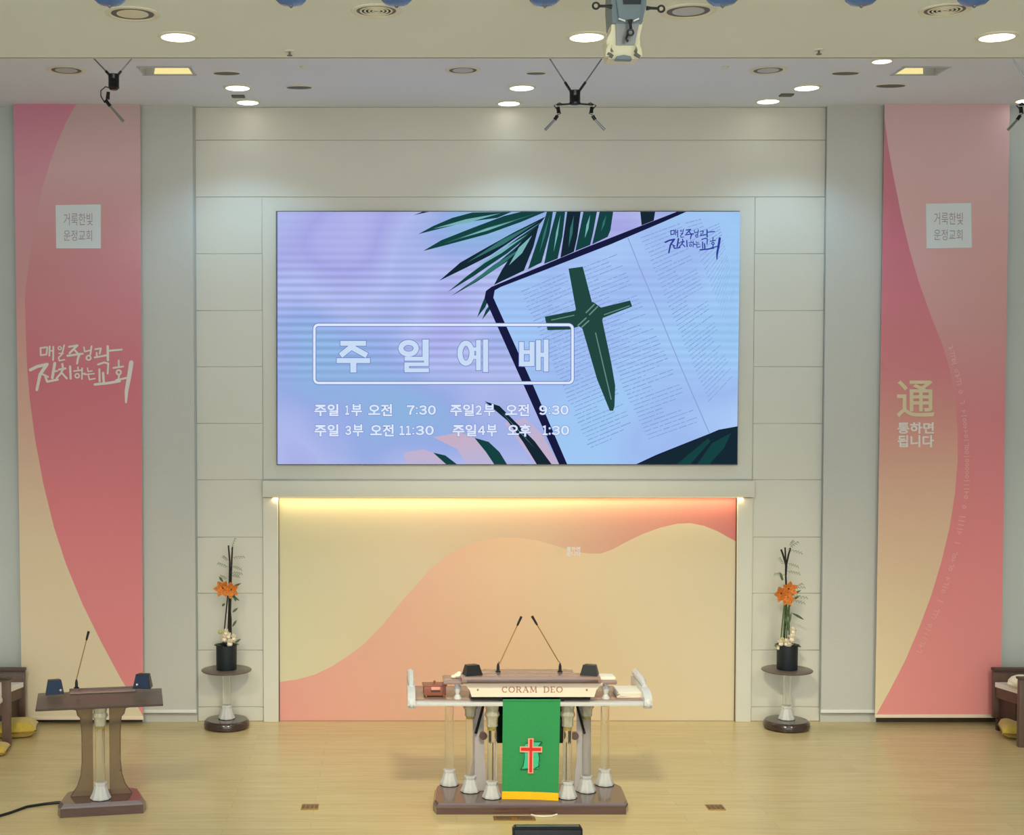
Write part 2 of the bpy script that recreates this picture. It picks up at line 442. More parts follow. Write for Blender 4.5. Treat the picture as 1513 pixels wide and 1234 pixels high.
text_px('通', (822, 809, 834, 822), YB - 0.002, O, 'lettering', M['print_cream'], niche, bold=0.04)
text_px('통하면\n됩니다', (837, 808, 858, 822), YB - 0.002, O, 'lettering', M['print_white'], niche, bold=0.04)
for x in (NX0, NX1):
    struct(MB().box((x, 0.0, ZN / 2), (0.012, 0.012, ZN)).build('trim_2', M['pewdark'], smooth=False))
# lintel over the niche with a warm light strip below
a, b = P(388, 711, -0.12), P(1115, 735, -0.12)
lint = thing('lintel_shelf', 'long cream lintel box above the printed board with warm light below', 'lintel', ((a.x + b.x) / 2, 0, b.z))
lw = b.x - a.x; lh = a.z - b.z
MB().box((0, -0.062, lh / 2), (lw, 0.116, lh), bevel=0.006).build('lintel_box', M['wall'], lint)
MB().box((0, -0.02, -0.004), (lw - 0.2, 0.02, 0.008)).build('led_strip', M['warmstrip'], lint, smooth=False)
light('strip_light', 'AREA', (0, -0.05, -0.015), 9, (1.0, 0.78, 0.40), parent=lint, shape='RECTANGLE', size=lw - 0.2, size_y=0.03)
# skirting under the banners
for s, (x0, x1) in ((-1, (-6.6, P(211, 1060, 0).x)), (1, (P(1293, 1060, 0).x, 6.6))):
    struct(MB().box(((x0 + x1) / 2, -0.015, 0.045), (x1 - x0, 0.03, 0.09)).build('baseboard_back', M['base'], smooth=False))
for s, (x0, x1) in ((-1, (P(211, 1060, 0).x, XL)), (1, (XR, P(1293, 1060, 0).x))):
    struct(MB().box(((x0 + x1) / 2, -0.012, 0.045), (x1 - x0, 0.024, 0.09)).build('baseboard_back', M['blind'], smooth=False))

# ------------------------------------------------------------------ LED screen
YSC = -0.055
c0 = P(410, 686, YSC); c1 = P(1092, 313, YSC)
O = Vector(((c0.x + c1.x) / 2, 0.0, c0.z))
led = thing('led_screen', 'wide lit video screen showing an open book, palm leaves and service times', 'screen', O)
MB().box((0, -0.026, (c1.z - c0.z) / 2), (c1.x - c0.x + 0.02, 0.05, c1.z - c0.z + 0.02), bevel=0.004).build('housing', M['ventgrey'], led)
SS = 1.0
bgm = screen_material('screen_sky', [(140, 180, 224), (150, 172, 228), (174, 184, 234), (164, 166, 228), (180, 184, 236)], SS, 0.13)
pgm = screen_material('screen_page', [(150, 194, 238), (160, 200, 244), (158, 186, 240), (172, 204, 246)], SS, 0.05)
E = {k: emit('screen_' + k, c, SS) for k, c in dict(navy=(24, 26, 62), text=(134, 164, 218), dark=(22, 40, 52), g1=(22, 66, 66), g2=(52, 112, 108), g3=(120, 178, 182), white=(222, 232, 252), letter=(200, 220, 246), outline=(104, 122, 190), peach=(212, 186, 206), shade=(160, 150, 170), cross=(34, 70, 64), crosshi=(100, 140, 130), fold=(140, 160, 214), ink=(48, 62, 150), glow=(190, 230, 236)).items()}
lay = [0]
def LY(): lay[0] += 1; return YSC - 0.0013 * lay[0]
RX = lambda y: 1094 - (y - 313) * 5 / 373.0
flat([(410, 313), (1094, 313), (1089, 686), (410, 686)], LY(), O, 'picture_ground', bgm, led)
flats([[(596, 669), (625, 664), (650, 672), (668, 686), (600, 686)], [(640, 646), (680, 639), (705, 649), (738, 686), (690, 686), (676, 664)], [(745, 625), (775, 618), (800, 640), (826, 686), (790, 686), (765, 650)]], LY(), O, 'petal_shadow', screen_material('screen_peach', [(206, 172, 186), (186, 180, 216), (216, 190, 204)], 1.0, 0.03), led)
Yl = LY()
leaves = [
 [(611, 318), (624, 313), (634, 313)],
 [(618, 346), (640, 334), (668, 322), (698, 314), (756, 313), (735, 322), (690, 328), (650, 338)],
 [(625, 371), (652, 355), (700, 336), (745, 319), (770, 313), (806, 313), (770, 328), (720, 346), (660, 362)],
 [(649, 415), (680, 388), (715, 368), (760, 343), (806, 320), (800, 328), (762, 352), (725, 377), (690, 395)],
 [(661, 432), (690, 408), (725, 382), (765, 352), (800, 328), (788, 343), (750, 374), (700, 408)],
 [(666, 438), (700, 414), (738, 386), (775, 355), (797, 334), (782, 360), (750, 386), (705, 416)],
 [(730, 421), (742, 398), (766, 362), (797, 330), (788, 365), (774, 400)],
 [(780, 398), (792, 362), (802, 333), (808, 313), (817, 313), (812, 345), (800, 388)],
 [(804, 390), (812, 350), (822, 313), (835, 313), (831, 350), (824, 382)],
 [(828, 381), (838, 313), (858, 313), (853, 350), (848, 372)],
 [(850, 371), (862, 313), (882, 313), (876, 345), (872, 362)],
 [(875, 361), (886, 313), (906, 313), (902, 340), (898, 350)],
 [(946, 313), (968, 313), (966, 326), (948, 333)],
 [(705, 469), (711, 452), (717, 438), (723, 440), (717, 454)],
 [(712, 473), (718, 458), (724, 450), (727, 454)],
 [(716, 593), (738, 600), (762, 624), (790, 652), (815, 686), (793, 686), (772, 652), (750, 622)],
 [(701, 647), (722, 653), (738, 668), (749, 686), (730, 686), (718, 668)],
 [(640, 669), (658, 673), (675, 686), (659, 686)],
]
for i, lf in enumerate(leaves):
    o = flat(lf, Yl - 0.00005 * i, O, 'palm_leaf', E['g1' if i % 3 else 'dark'], led)
Yh = LY()
# light ribs running along the leaves
for i, (a_, b_, w) in enumerate([((640, 338), (740, 315), 5), ((655, 360), (790, 316), 4), ((680, 352), (760, 326), 3), ((690, 388), (796, 327), 6), ((700, 398), (780, 346), 4), ((684, 427), (778, 362), 6), ((752, 392), (786, 348), 8), ((797, 374), (812, 318), 4), ((818, 372), (828, 318), 4), ((840, 366), (848, 318), 6), ((864, 352), (872, 318), 5), ((888, 342), (896, 318), 4), ((740, 608), (790, 662), 2.5)]):
    flats([[(a_[0], a_[1]), ((a_[0] + b_[0]) / 2 - w * .3, (a_[1] + b_[1]) / 2 - w / 2), (b_[0], b_[1]), ((a_[0] + b_[0]) / 2 + w * .3, (a_[1] + b_[1]) / 2 + w / 2)]], Yh - 0.00004 * i, O, 'leaf_rib', E['g2' if i % 2 else 'g3'], led)
# book: cover, pages, fold, dark corner, printed lines, cross of palm
flat([(1000, 313), (1094, 313), (1089, 686), (826, 686), (716, 440), (718, 430), (726, 424), (860, 368)], LY(), O, 'book_cover', E['navy'], led)
flat([(1014, 313), (1094, 313), (1089.6, 630), (1062, 635), (1048, 641), (1010, 656), (970, 672), (940, 686), (838, 686), (788, 570), (729, 440), (731, 429), (740, 424), (800, 401), (900, 362), (980, 328)], LY(), O, 'book_page', pgm, led)
flats(sum([stroke_polys([(928, 352), (945, 395), (970, 455), (1005, 540), (1048, 640)], 1.4)], []), LY(), O, 'page_fold', E['fold'], led)
flat([(943, 686), (1010, 657), (1048, 642), (1062, 636), (1089.6, 630), (1089, 686)], LY(), O, 'dark_corner', E['dark'], led)
flats([[(1000, 686), (1046, 648), (1050, 652), (1020, 686)], [(1030, 686), (1052, 655), (1080, 640), (1070, 662), (1048, 686)]], LY(), O, 'corner_leaf', E['g1'], led)
rnd = random.Random(5)
lines = []
cols = [((768, 432), (872, 668), (835, 404), (940, 640)), ((842, 403), (958, 655), (912, 376), (1035, 628)), ((946, 352), (1048, 600), (1006, 330), (1085, 560)), ((1012, 330), (1088, 520), (1060, 318), (1090, 440))]
for (a0, a1, b0, b1), nn in zip(cols, (44, 46, 44, 30)):
    for i in range(nn):
        t = i / nn
        A = (a0[0] + (a1[0] - a0[0]) * t, a0[1] + (a1[1] - a0[1]) * t); B = (b0[0] + (b1[0] - b0[0]) * t, b0[1] + (b1[1] - b0[1]) * t)
        s = rnd.uniform(0, 0.06); end = rnd.choice((1, 1, 1, 0.8, 0.5))
        while s < end - 0.03:
            e = min(end, s + rnd.uniform(0.05, 0.22))
            q0 = (A[0] + (B[0] - A[0]) * s, A[1] + (B[1] - A[1]) * s); q1 = (A[0] + (B[0] - A[0]) * e, A[1] + (B[1] - A[1]) * e)
            if max(q0[0], q1[0]) < RX(q1[1]) - 1 and min(q0[1], q1[1]) > 315:
                w = rnd.uniform(0.5, 0.85)
                lines.append([(q0[0], q0[1] - w), (q1[0], q1[1] - w), (q1[0], q1[1] + w), (q0[0], q0[1] + w)])
            s = e + rnd.uniform(0.012, 0.03)
o = flats(lines, LY(), O, 'printed_lines', E['text'], led); o['kind'] = 'stuff'
flats([[(840, 397), (861, 394), (875, 448), (851, 458)], [(805, 468), (850, 459), (862, 480), (842, 487), (809, 488)], [(886, 455), (931, 444), (934, 453), (888, 471)], [(860, 484), (890, 474), (903, 535), (909, 570), (908, 600), (906, 607), (901, 607), (882, 560)], [(850, 458), (876, 446), (893, 458), (889, 479), (866, 490), (850, 478)]], LY(), O, 'palm_cross', E['cross'], led)
flats(stroke_polys([(866, 462), (878, 450)], 2) + stroke_polys([(871, 465), (883, 453)], 2) + stroke_polys([(854, 481), (866, 470)], 2) + stroke_polys([(859, 484), (870, 474)], 2) + stroke_polys([(893, 465), (930, 452)], 1.5) + stroke_polys([(815, 473), (848, 466)], 1.5) + stroke_polys([(880, 492), (903, 590)], 1.6), LY(), O, 'cross_highlight', E['crosshi'], led)

CALLI = [  # brush strokes traced once, in a 1513 x 841 field
 ([(250, 120), (335, 110), (325, 200), (255, 210), (250, 120)], 22), ([(365, 100), (360, 215)], 22), ([(410, 105), (408, 270)], 22), ([(365, 155), (410, 155)], 18),
 (circle_pts(490, 122, 20), 14), ([(545, 85), (520, 190)], 20), ([(480, 188), (530, 185), (475, 240), (485, 278), (550, 265)], 18),
 ([(605, 105), (710, 88), (655, 140), (612, 185)], 26), ([(665, 135), (715, 190)], 24), ([(585, 217), (775, 190)], 26), ([(735, 195), (715, 250), (705, 315)], [32, 28, 22]),
 ([(790, 110), (800, 165), (862, 150)], 20), ([(885, 98), (870, 200)], 22), (circle_pts(848, 242, 28), 20),
 ([(930, 135), (1000, 125), (985, 190)], 22), ([(948, 180), (950, 225)], 22), ([(925, 237), (1065, 212)], 24), ([(1085, 100), (1088, 270)], 30), ([(1085, 155), (1260, 140)], 24),
 ([(125, 392), (210, 350), (335, 322)], 38), ([(325, 330), (245, 450), (205, 640)], [44, 40, 34]), ([(255, 435), (345, 480)], 24), ([(428, 310), (398, 490)], 36), ([(410, 412), (460, 405)], 22), ([(312, 480), (335, 538), (465, 512)], 28),
 ([(522, 318), (528, 362)], 26), ([(480, 388), (560, 374)], 26), ([(530, 385), (500, 440), (450, 495)], 24), ([(515, 430), (578, 498)], 24), ([(618, 350), (626, 500)], 28),
 ([(715, 358), (717, 382)], 18), ([(665, 407), (762, 395)], 18), (circle_pts(706, 465, 26), 18), ([(768, 370), (765, 505)], 20), ([(765, 442), (805, 436)], 20),
 ([(835, 370), (842, 412), (892, 405)], 16), ([(800, 450), (918, 438)], 16), ([(845, 455), (858, 512), (928, 500)], 18),
 ([(965, 325), (1040, 300), (1092, 312), (1085, 437)], 24), ([(982, 385), (985, 535)], 26), ([(1028, 430), (1036, 545)], 30), ([(925, 573), (1100, 555), (1235, 530)], 32),
 ([(1222, 275), (1222, 345)], 22), ([(1155, 367), (1278, 350)], 22), (circle_pts(1222, 422, 28), 22), ([(1228, 450), (1215, 530)], 22), ([(1190, 520), (1325, 490)], 24), ([(1378, 300), (1352, 470), (1318, 660), (1312, 795)], [56, 54, 46, 24]),
]
def calligraphy(x0, y0, sx, sy, Y, O, m, parent):
    polys = []
    for pts, w in CALLI:
        ws = [v * (sx + sy) / 2 for v in w] if isinstance(w, list) else w * (sx + sy) / 2
        polys += stroke_polys([(x0 + p[0] * sx, y0 + p[1] * sy) for p in pts], ws)
    return flats(polys, Y, O, 'calligraphy', m, parent)
calligraphy(975 + 0.0, 325 + 8.5, 0.0642, 0.0625, LY(), O, E['ink'], led)
# title frame and lettering
def rrect(x0, y0, x1, y1, r, n=5):
    pts = []
    for cx, cy, a0 in ((x1 - r, y0 + r, -90), (x1 - r, y1 - r, 0), (x0 + r, y1 - r, 90), (x0 + r, y0 + r, 180)):
        for k in range(n + 1):
            a = math.radians(a0 + 90 * k / n); pts.append((cx + r * math.cos(a), cy + r * math.sin(a)))
    return pts + [pts[0]]
rr = rrect(464.5, 480, 846, 566, 6)
flats(stroke_polys(rr, 5.6), LY() , O, 'frame_outline', E['outline'], led)
flats(stroke_polys(rr, 3.6), LY() - 0.001, O, 'title_frame', E['white'], led); lay[0] += 2
Yo, Yt = LY() , LY() - 0.0006
def zt_(p): return (450 + p[0] / 3.69, 470 + p[1] / 3.69)
TITLE = {  # heavy strokes of the four title syllables, in a 1513-wide close-up of the screen
 'a': [([(195, 138), (335, 138)], 27), ([(272, 145), (196, 205)], 30), ([(258, 160), (340, 204)], 30), ([(175, 232), (357, 232)], 27), ([(266, 238), (266, 297)], 33)],
 'b': [(circle_pts(567, 165, 42, 32, 18), 28), ([(660, 117), (660, 214)], 34), ([(545, 222), (677, 222)], 22), ([(664, 222), (664, 252)], 26), ([(545, 252), (677, 252)], 20), ([(557, 252), (557, 284)], 26), ([(545, 285), (678, 285)], 22)],
 'c': [(circle_pts(880, 192, 33, 55, 18), 28), ([(918, 170), (950, 170)], 20), ([(918, 214), (950, 214)], 20), ([(948, 120), (948, 285)], 26), ([(987, 117), (987, 295)], 28)],
 'd': [([(1183, 130), (1183, 262)], 26), ([(1240, 130), (1240, 262)], 26), ([(1183, 186), (1240, 186)], 22), ([(1183, 250), (1240, 250)], 26), ([(1275, 120), (1275, 285)], 26), ([(1317, 117), (1317, 292)], 26), ([(1275, 200), (1317, 200)], 24)],
}
def title_polys(sts, grow):
    out = []
    for pts, w in sts:
        w2 = w + grow * 2
        if len(pts) == 2 and grow:
            (ax, ay), (bx_2, by) = pts; l = math.hypot(bx_2 - ax, by - ay); ux, uy = (bx_2 - ax) / l * grow, (by - ay) / l * grow
            pts = [(ax - ux, ay - uy), (bx_2 + ux, by + uy)]
        q_ = stroke_polys([zt_(p) for p in pts], w2 / 3.69)
        out += q_[:1] if len(pts) == 2 else q_
    return out
for k in 'abcd':
    flats(title_polys(TITLE[k], 3.2), Yo, O, 'lettering_outline', E['outline'], led)
    flats(title_polys(TITLE[k], 0), Yo - 0.0014, O, 'lettering', E['letter'], led)
lay[0] += 2
lay[0] += 3
Yo, Yt = LY(), LY() - 0.0006
FULL = {c: chr(ord(c) + 0xFEE0) for c in '0123456789'}
def small(tx, x0, x1, y0, y1, bold=0.028):
    text_px(tx, (x0 - .6, y0 - .6, x1 + .6, y1 + .6), Yo, O, 'lettering_outline', E['outline'], led, bold=bold + .02)
    text_px(tx, (x0, y0, x1, y1), Yt, O, 'lettering', E['white'], led, bold=bold)
def clock(tx, x0, x1, y0, y1):
    wd = [3 if c == ':' else (6.5 if c == '1' else 10.5) for c in tx]; tot = sum(wd) + 1.3 * (len(tx) - 1); k = (x1 - x0) / tot; x = x0
    for c, w_ in zip(tx, wd):
        if c == ':':
            for yy in (y0 + 4, y1 - 2):
                flats([circle_pts(x + w_ * k / 2, yy, 2.0, n=8)[:-1]], Yo, O, 'lettering_outline', E['outline'], led)
                flats([circle_pts(x + w_ * k / 2, yy, 1.4, n=8)[:-1]], Yt, O, 'lettering', E['white'], led)
        else: small(FULL[c], x, x + w_ * k, y0, y1)
        x += (w_ + 1.3) * k
for tx, x0, x1 in (('주일', 464.5, 500.5), ('부', 519, 535), ('오전', 544, 579.5), ('주일', 665, 700.5), ('부', 715, 731), ('오전', 747, 782)): small(tx, x0, x1, 597, 615)
for tx, x0, x1 in (('주일', 464.5, 500.5), ('부', 521, 537), ('오전', 547, 582), ('주일', 668.5, 704), ('부', 719, 734.5), ('오후', 749.5, 784.5)): small(tx, x0, x1, 627, 645)
for tx, x0, x1, y0 in (('1', 510, 516, 599), ('7:30', 601, 644, 599), ('2', 702.5, 712, 599), ('9:30', 797, 840, 599), ('3', 510, 519, 629), ('11:30', 590, 641, 629), ('4', 706, 717, 629), ('1:30', 801.5, 841, 629)):
    clock(tx, x0, x1, y0, y0 + 14)

# ------------------------------------------------------------------ roller screens (grey) and banners
def hanging_cloth(name, label, cat, xs_top, xs_bot, ybot_px, Y, m, barmat, group=None):
    (xt0, xt1), (xb0, xb1) = xs_top, xs_bot
    a = P(xt0, 155, Y); b = P(xt1, 155, Y); c = P(xb1, ybot_px, Y); d = P(xb0, ybot_px, Y)
    loc = Vector(((d.x + c.x) / 2, Y, c.z))
    t = thing(name, label, cat, loc, group)
    MB().prism([Vector((a.x, Y, ZS)) - loc, Vector((b.x, Y, ZS)) - loc, c - loc, d - loc], (0, 1, 0), 0.004).build('cloth', m, t, smooth=False)
    MB().box((0, 0.0, -0.008), (c.x - d.x + 0.01, 0.03, 0.035), bevel=0.008).build('bottom_bar', barmat, t)
    return t, loc
hanging_cloth('roller_screen', 'plain grey roller screen hanging beside the left pink banner', 'screen', (207, 284.5), (211, 290), 1050, -0.075, M['blind'], M['white'])
hanging_cloth('roller_screen', 'plain grey roller screen hanging beside the right pink banner', 'screen', (1222.5, 1306), (1213, 1293), 1050, -0.075, M['blind'], M['white'])

# left banner
YN = -0.15
bl, O = hanging_cloth('left_banner'.replace('left_', ''), 'tall pink banner with white brush lettering behind the small lectern', 'banner', (20, 207), (32.5, 211.5), 1060, YN, M['print_white'], M['cream'])
def zz(y): return P(110, y, YN).z - O.z
pinkL = gradient_mat('banner_pink_left', 2, [(zz(1060), (240, 150, 152)), (zz(760), (232, 136, 144)), (zz(560), (224, 130, 142)), (zz(400), (222, 150, 158)), (zz(250), (226, 182, 184)), (zz(157), (212, 182, 178))])
topL = gradient_mat('banner_rose_left', 2, [(zz(420), (220, 164, 166)), (zz(300), (226, 166, 176)), (zz(157), (224, 146, 170))])
beigeL = gradient_mat('banner_beige_left', 2, [(zz(1060), (236, 220, 190)), (zz(800), (232, 208, 176)), (zz(620), (230, 186, 166)), (zz(430), (224, 162, 162))])
def bannerL(y): t = (y - 157) / 903.0; return 20 + 12.5 * t, 207 + 4.5 * t
Yb = YN - 0.002
flat([(20, 153), (207, 153), (211.5, 1059), (32.5, 1059)], Yb, O, 'pink_field', pinkL, bl)
flat([(20, 153), (113, 153), (98, 180), (84, 212), (72, 246), (62, 280), (54, 320), (46, 370), (40, 410), (37, 440), (23.9, 440)], Yb - 0.001, O, 'rose_field', topL, bl)
flat([(24, 440), (37, 440), (38, 490), (40, 540), (44, 590), (52, 650), (64, 715), (80, 780), (98, 835), (122, 893), (148, 946), (178, 1002), (208, 1052), (211.5, 1059), (32.5, 1059)], Yb - 0.001, O, 'beige_field', beigeL, bl)
flat([(82, 303), (149, 302), (149, 367), (83, 367)], Yb - 0.003, O, 'white_label', M['print_label'], bl)
text_px('거룩한빛', (94, 315, 137, 333), Yb - 0.005, O, 'lettering', M['print_ink'], bl)
text_px('운정교회', (94, 340, 136, 356), Yb - 0.005, O, 'lettering', M['print_ink'], bl)
calligraphy(30, 500, 0.119, 0.119, Yb - 0.004, O, M['print_white'], bl)

# right banner
br_, O = hanging_cloth('banner', 'tall pink banner with cream Chinese character and curved small print', 'banner', (1307, 1492), (1293, 1478.5), 1057, YN, M['print_white'], M['cream'])
def zz(y): return P(1390, y, YN).z - O.z
pinkR = gradient_mat('banner_pink_right', 2, [(zz(1057), (242, 156, 152)), (zz(800), (234, 142, 146)), (zz(620), (228, 142, 148)), (zz(480), (222, 164, 164)), (zz(320), (230, 184, 184)), (zz(157), (230, 192, 196))])
redR = gradient_mat('banner_cream_right', 2, [(zz(1057), (240, 222, 184)), (zz(880), (234, 206, 172)), (zz(720), (228, 184, 160)), (zz(640), (226, 164, 152)), (zz(540), (224, 138, 144)), (zz(350), (218, 128, 146)), (zz(157), (210, 140, 150))])
flat([(1307, 153), (1492, 153), (1478.5, 1056), (1293, 1056)], Yb, O, 'pink_field', pinkR, br_)
cr = [(1307, 175), (1312, 215), (1320, 260), (1332, 320), (1344, 370), (1358, 418), (1376, 468), (1392, 508), (1403, 545), (1411, 590), (1415, 635), (1415, 680), (1411, 730), (1403, 780), (1391, 830), (1376, 880), (1358, 928), (1338, 975), (1316, 1018), (1296, 1054)]
flat(cr + [(1293, 1056), (1306.8, 175)], Yb - 0.001, O, 'curved_field', redR, br_)
flat([(1368, 301), (1435, 300), (1436, 366), (1369, 367)], Yb - 0.003, O, 'white_label', M['print_label'], br_)
text_px('거룩한빛', (1380, 314, 1423, 332), Yb - 0.005, O, 'lettering', M['print_ink'], br_)
text_px('운정교회', (1380, 339, 1422, 355), Yb - 0.005, O, 'lettering', M['print_ink'], br_)
text_px('通', (1325, 562, 1381, 617), Yb - 0.005, O, 'lettering', M['print_cream'], br_, bold=0.012)
text_px('통하면', (1326, 624, 1380, 641), Yb - 0.005, O, 'lettering', M['print_white'], br_, bold=0.03)
text_px('됩니다', (1326, 643, 1380, 661), Yb - 0.005, O, 'lettering', M['print_white'], br_, bold=0.03)
# worn small print along the curve (illegible in the photograph: bare strokes)
path = [(1404, 512), (1411, 540), (1418, 570), (1424, 610), (1428, 650), (1429, 690), (1428, 730), (1421, 770), (1413, 810), (1402, 850), (1389, 890), (1374, 925), (1356, 966)]
gl = []; rnd = random.Random(11)
def along(s):
    n = len(path) - 1; i = min(n - 1, int(s * n)); f = s * n - i
    a, b = path[i], path[i + 1]
    d = (b[0] - a[0], b[1] - a[1]); l = math.hypot(*d)
    return (a[0] + d[0] * f, a[1] + d[1] * f), (d[0] / l, d[1] / l)
s = 0.0
while s < 1.0:
    if rnd.random() < 0.14: s += 0.018; continue
    (cx, cy), (tx, ty) = along(s); nx, ny = -ty, tx
    kind = rnd.choice('oIITLo')
    def T(u, v): return (cx + tx * u + nx * v, cy + ty * u + ny * v)
    if kind == 'o': gl += stroke_polys([T(2.1 * math.cos(k * math.pi / 3), 2.6 * math.sin(k * math.pi / 3)) for k in range(7)], 1.1)
    elif kind == 'I': gl += stroke_polys([T(0, -4), T(0, 4)], 1.2)
    elif kind == 'T': gl += stroke_polys([T(-1.5, -3), T(-1.5, 3)], 1.1) + stroke_polys([T(-1.5, 0), T(2, 0)], 1.1)
    else: gl += stroke_polys([T(-2, -3.2), T(2, -3.2), T(2, 3)], 1.1)
    s += 0.0125
flats(gl, Yb - 0.004, O, 'small_print', M['print_pink'], br_)['kind'] = 'stuff'

# ------------------------------------------------------------------ ceiling fittings
def downlight(px, py, zc, wpx, label, group, power, cool=COOL, y_unused=None):
    c = PZ(px, py, zc); r = 1.1 * wpx / 2 / F * (c.y - CAM.y)
    t = thing('downlight', label, 'ceiling light', c, group)
    MB().lathe([(r * 1.25, 0), (r * 1.25, -0.004), (r * 1.1, -0.012), (r * 1.02, -0.012), (r * 1.02, -0.004), (r * 1.02, 0)], n=36).build('trim_ring', M['ventwhite'], t)
    MB().lathe([(r, 0.0), (r, -0.009), (r * 0.9, -0.014)], n=36).build('lens', M['lamp'], t)
    light('downlight_beam', 'SPOT', (0, 0, -0.03), power, cool, parent=t, spot_size=math.radians(120), spot_blend=0.6, shadow_soft_size=r)
    return t
for px, w in ((263, 'above the left banner'), (867, 'beside the hanging spotlight'), (1473, 'at the right end')):
    downlight(px, 53.5, ZF, 44, 'big bright round downlight in the front ceiling ' + w, 'front ceiling downlights', 60, NEUT)
for px, w in ((351, 'left'), (771, 'middle'), (1192, 'right')):
    downlight(px, 129, ZS, 31, w + ' lamp of the front row of small stage ceiling downlights', 'stage downlights, front row', 100)
for px, py, w in ((366, 150.5, 'leftmost'), (752, 152, 'middle'), (1135, 149, 'third'), (1518, 148, 'cut off right')):
    downlight(px, py, ZS, 28, w + ' lamp of the row of downlights nearest the back wall', 'stage downlights nearest the wall', 1.2)
downlight(1303, 89.5, ZS, 24, 'small bluish downlight half hidden by the front ceiling edge', 'stage downlights, hidden row', 14)

def ring_vent(px, py, zc, wpx, label, style):
    c = PZ(px, py, zc); r = wpx / 2 / F * (c.y - CAM.y)
    t = thing('ceiling_vent', label, 'vent', c, 'round ceiling vents')
    MB().lathe([(r, 0.0), (r, -0.006), (r * 0.93, -0.010), (r * 0.84, -0.009), (r * 0.78, -0.003), (r * 0.78, 0.0)], n=40).build('outer_ring', M['ventwhite'], t)
    MB().lathe([(r * 0.79, 0.0), (r * 0.79, -0.003)], n=36).build('shadow_gap', M['ventgrey'], t)
    if style == 'rings':
        for k in (0.66, 0.5, 0.34, 0.18):
            b = MB(); ro, ri = r * k, r * (k - 0.09)
            b.lathe([(ro, -0.003), (ro, -0.005), ((ro + ri) / 2, -0.009), (max(ri, 0.002), -0.005), (max(ri, 0.002), -0.003)], n=32).build('diffuser_ring', M['ventwhite'], t)
    else:
        MB().lathe([(r * 0.58, -0.002), (r * 0.58, -0.005), (r * 0.5, -0.008), (0.004, -0.009)], n=36).build('centre_disc', M['ventdisc' if style == 'disc' else 'ventwhite'], t)
    return t
ring_vent(196, 20, ZF, 80, 'round ceiling vent with plain centre disc, above the left banner', 'plain')
ring_vent(556, 15.5, ZF, 74, 'round ceiling vent of concentric rings, left of the hanging spotlight', 'rings')
ring_vent(1017, 16, ZF, 80, 'round ceiling vent with bluish centre disc beside the hanging spotlight', 'disc')
ring_vent(1396, 14.5, ZF, 74, 'round ceiling vent of concentric rings at the right', 'rings')
ring_vent(98, 103.5, ZS, 56, 'thin round vent in the stage ceiling above the left banner', 'disc')
ring_vent(684, 103.5, ZS, 52, 'thin round vent in the stage ceiling left of the hanging microphones', 'disc')
ring_vent(1135, 103.5, ZS, 54, 'thin round vent in the stage ceiling right of the hanging microphones', 'disc')
for px, py, w, wh in ((335, 107, 42, 'above the first stage downlight'), (442, 128, 40, 'right of the leftmost stage downlights'), (1249, 107, 42, 'below the small bluish downlight'), (1316, 125.5, 46, 'right of the right stage downlight'), (792, 107, 30, 'above the middle downlight')):
    c = PZ(px, py, ZS); r = w / 2 / F * (c.y - CAM.y)
    g = thing('ceiling_speaker', 'flat grey round ceiling grille ' + wh, 'speaker', c, 'flat ceiling grilles')
    MB().lathe([(r, 0), (r, -0.006), (r * 0.95, -0.01)], n=32, sy=0.5).build('rim', M['ventwhite'], g)
    MB().lathe([(r * 0.94, -0.008), (r * 0.9, -0.013)], n=32, sy=0.5).build('grille', M['ventgrey'], g)
for px, py, z, wh in ((428, 75, ZF, 'left'), (1210, 73, ZF, 'right')):
    c = PZ(px, py, z); t = thing('sprinkler', 'tiny ceiling sprinkler in the front ceiling, %s one' % wh, 'sprinkler', c)
    MB().lathe([(0.035, 0), (0.035, -0.005), (0.03, -0.008)], n=20).build('escutcheon', M['ventwhite'], t)
    MB().lathe([(0.008, -0.006), (0.008, -0.03), (0.02, -0.032), (0.02, -0.036)], n=14).build('nozzle', M['ventgrey'], t)
for px, py, wh in ((352, 141.5, 'between the two leftmost stage downlights'), (1162, 139.5, 'beside the right stage downlights')):
    c = PZ(px, py, ZS)
    tag(MB().box((0, 0, -0.008), (0.13, 0.10, 0.016), bevel=0.004).build('ceiling_sensor', M['ventgrey'], loc=c), 'small grey rectangular ceiling plate ' + wh, 'sensor')
for px, py, wh in ((448, 98, 'left'), (1072, 98, 'right')):
    c = PZ(px, py, ZS)
    tag(MB().lathe([(0.03, 0), (0.03, -0.01), (0.015, -0.02)], n=18).build('smoke_detector', M['ventwhite'], loc=c), 'tiny round smoke detector on the stage ceiling, %s one' % wh, 'detector')
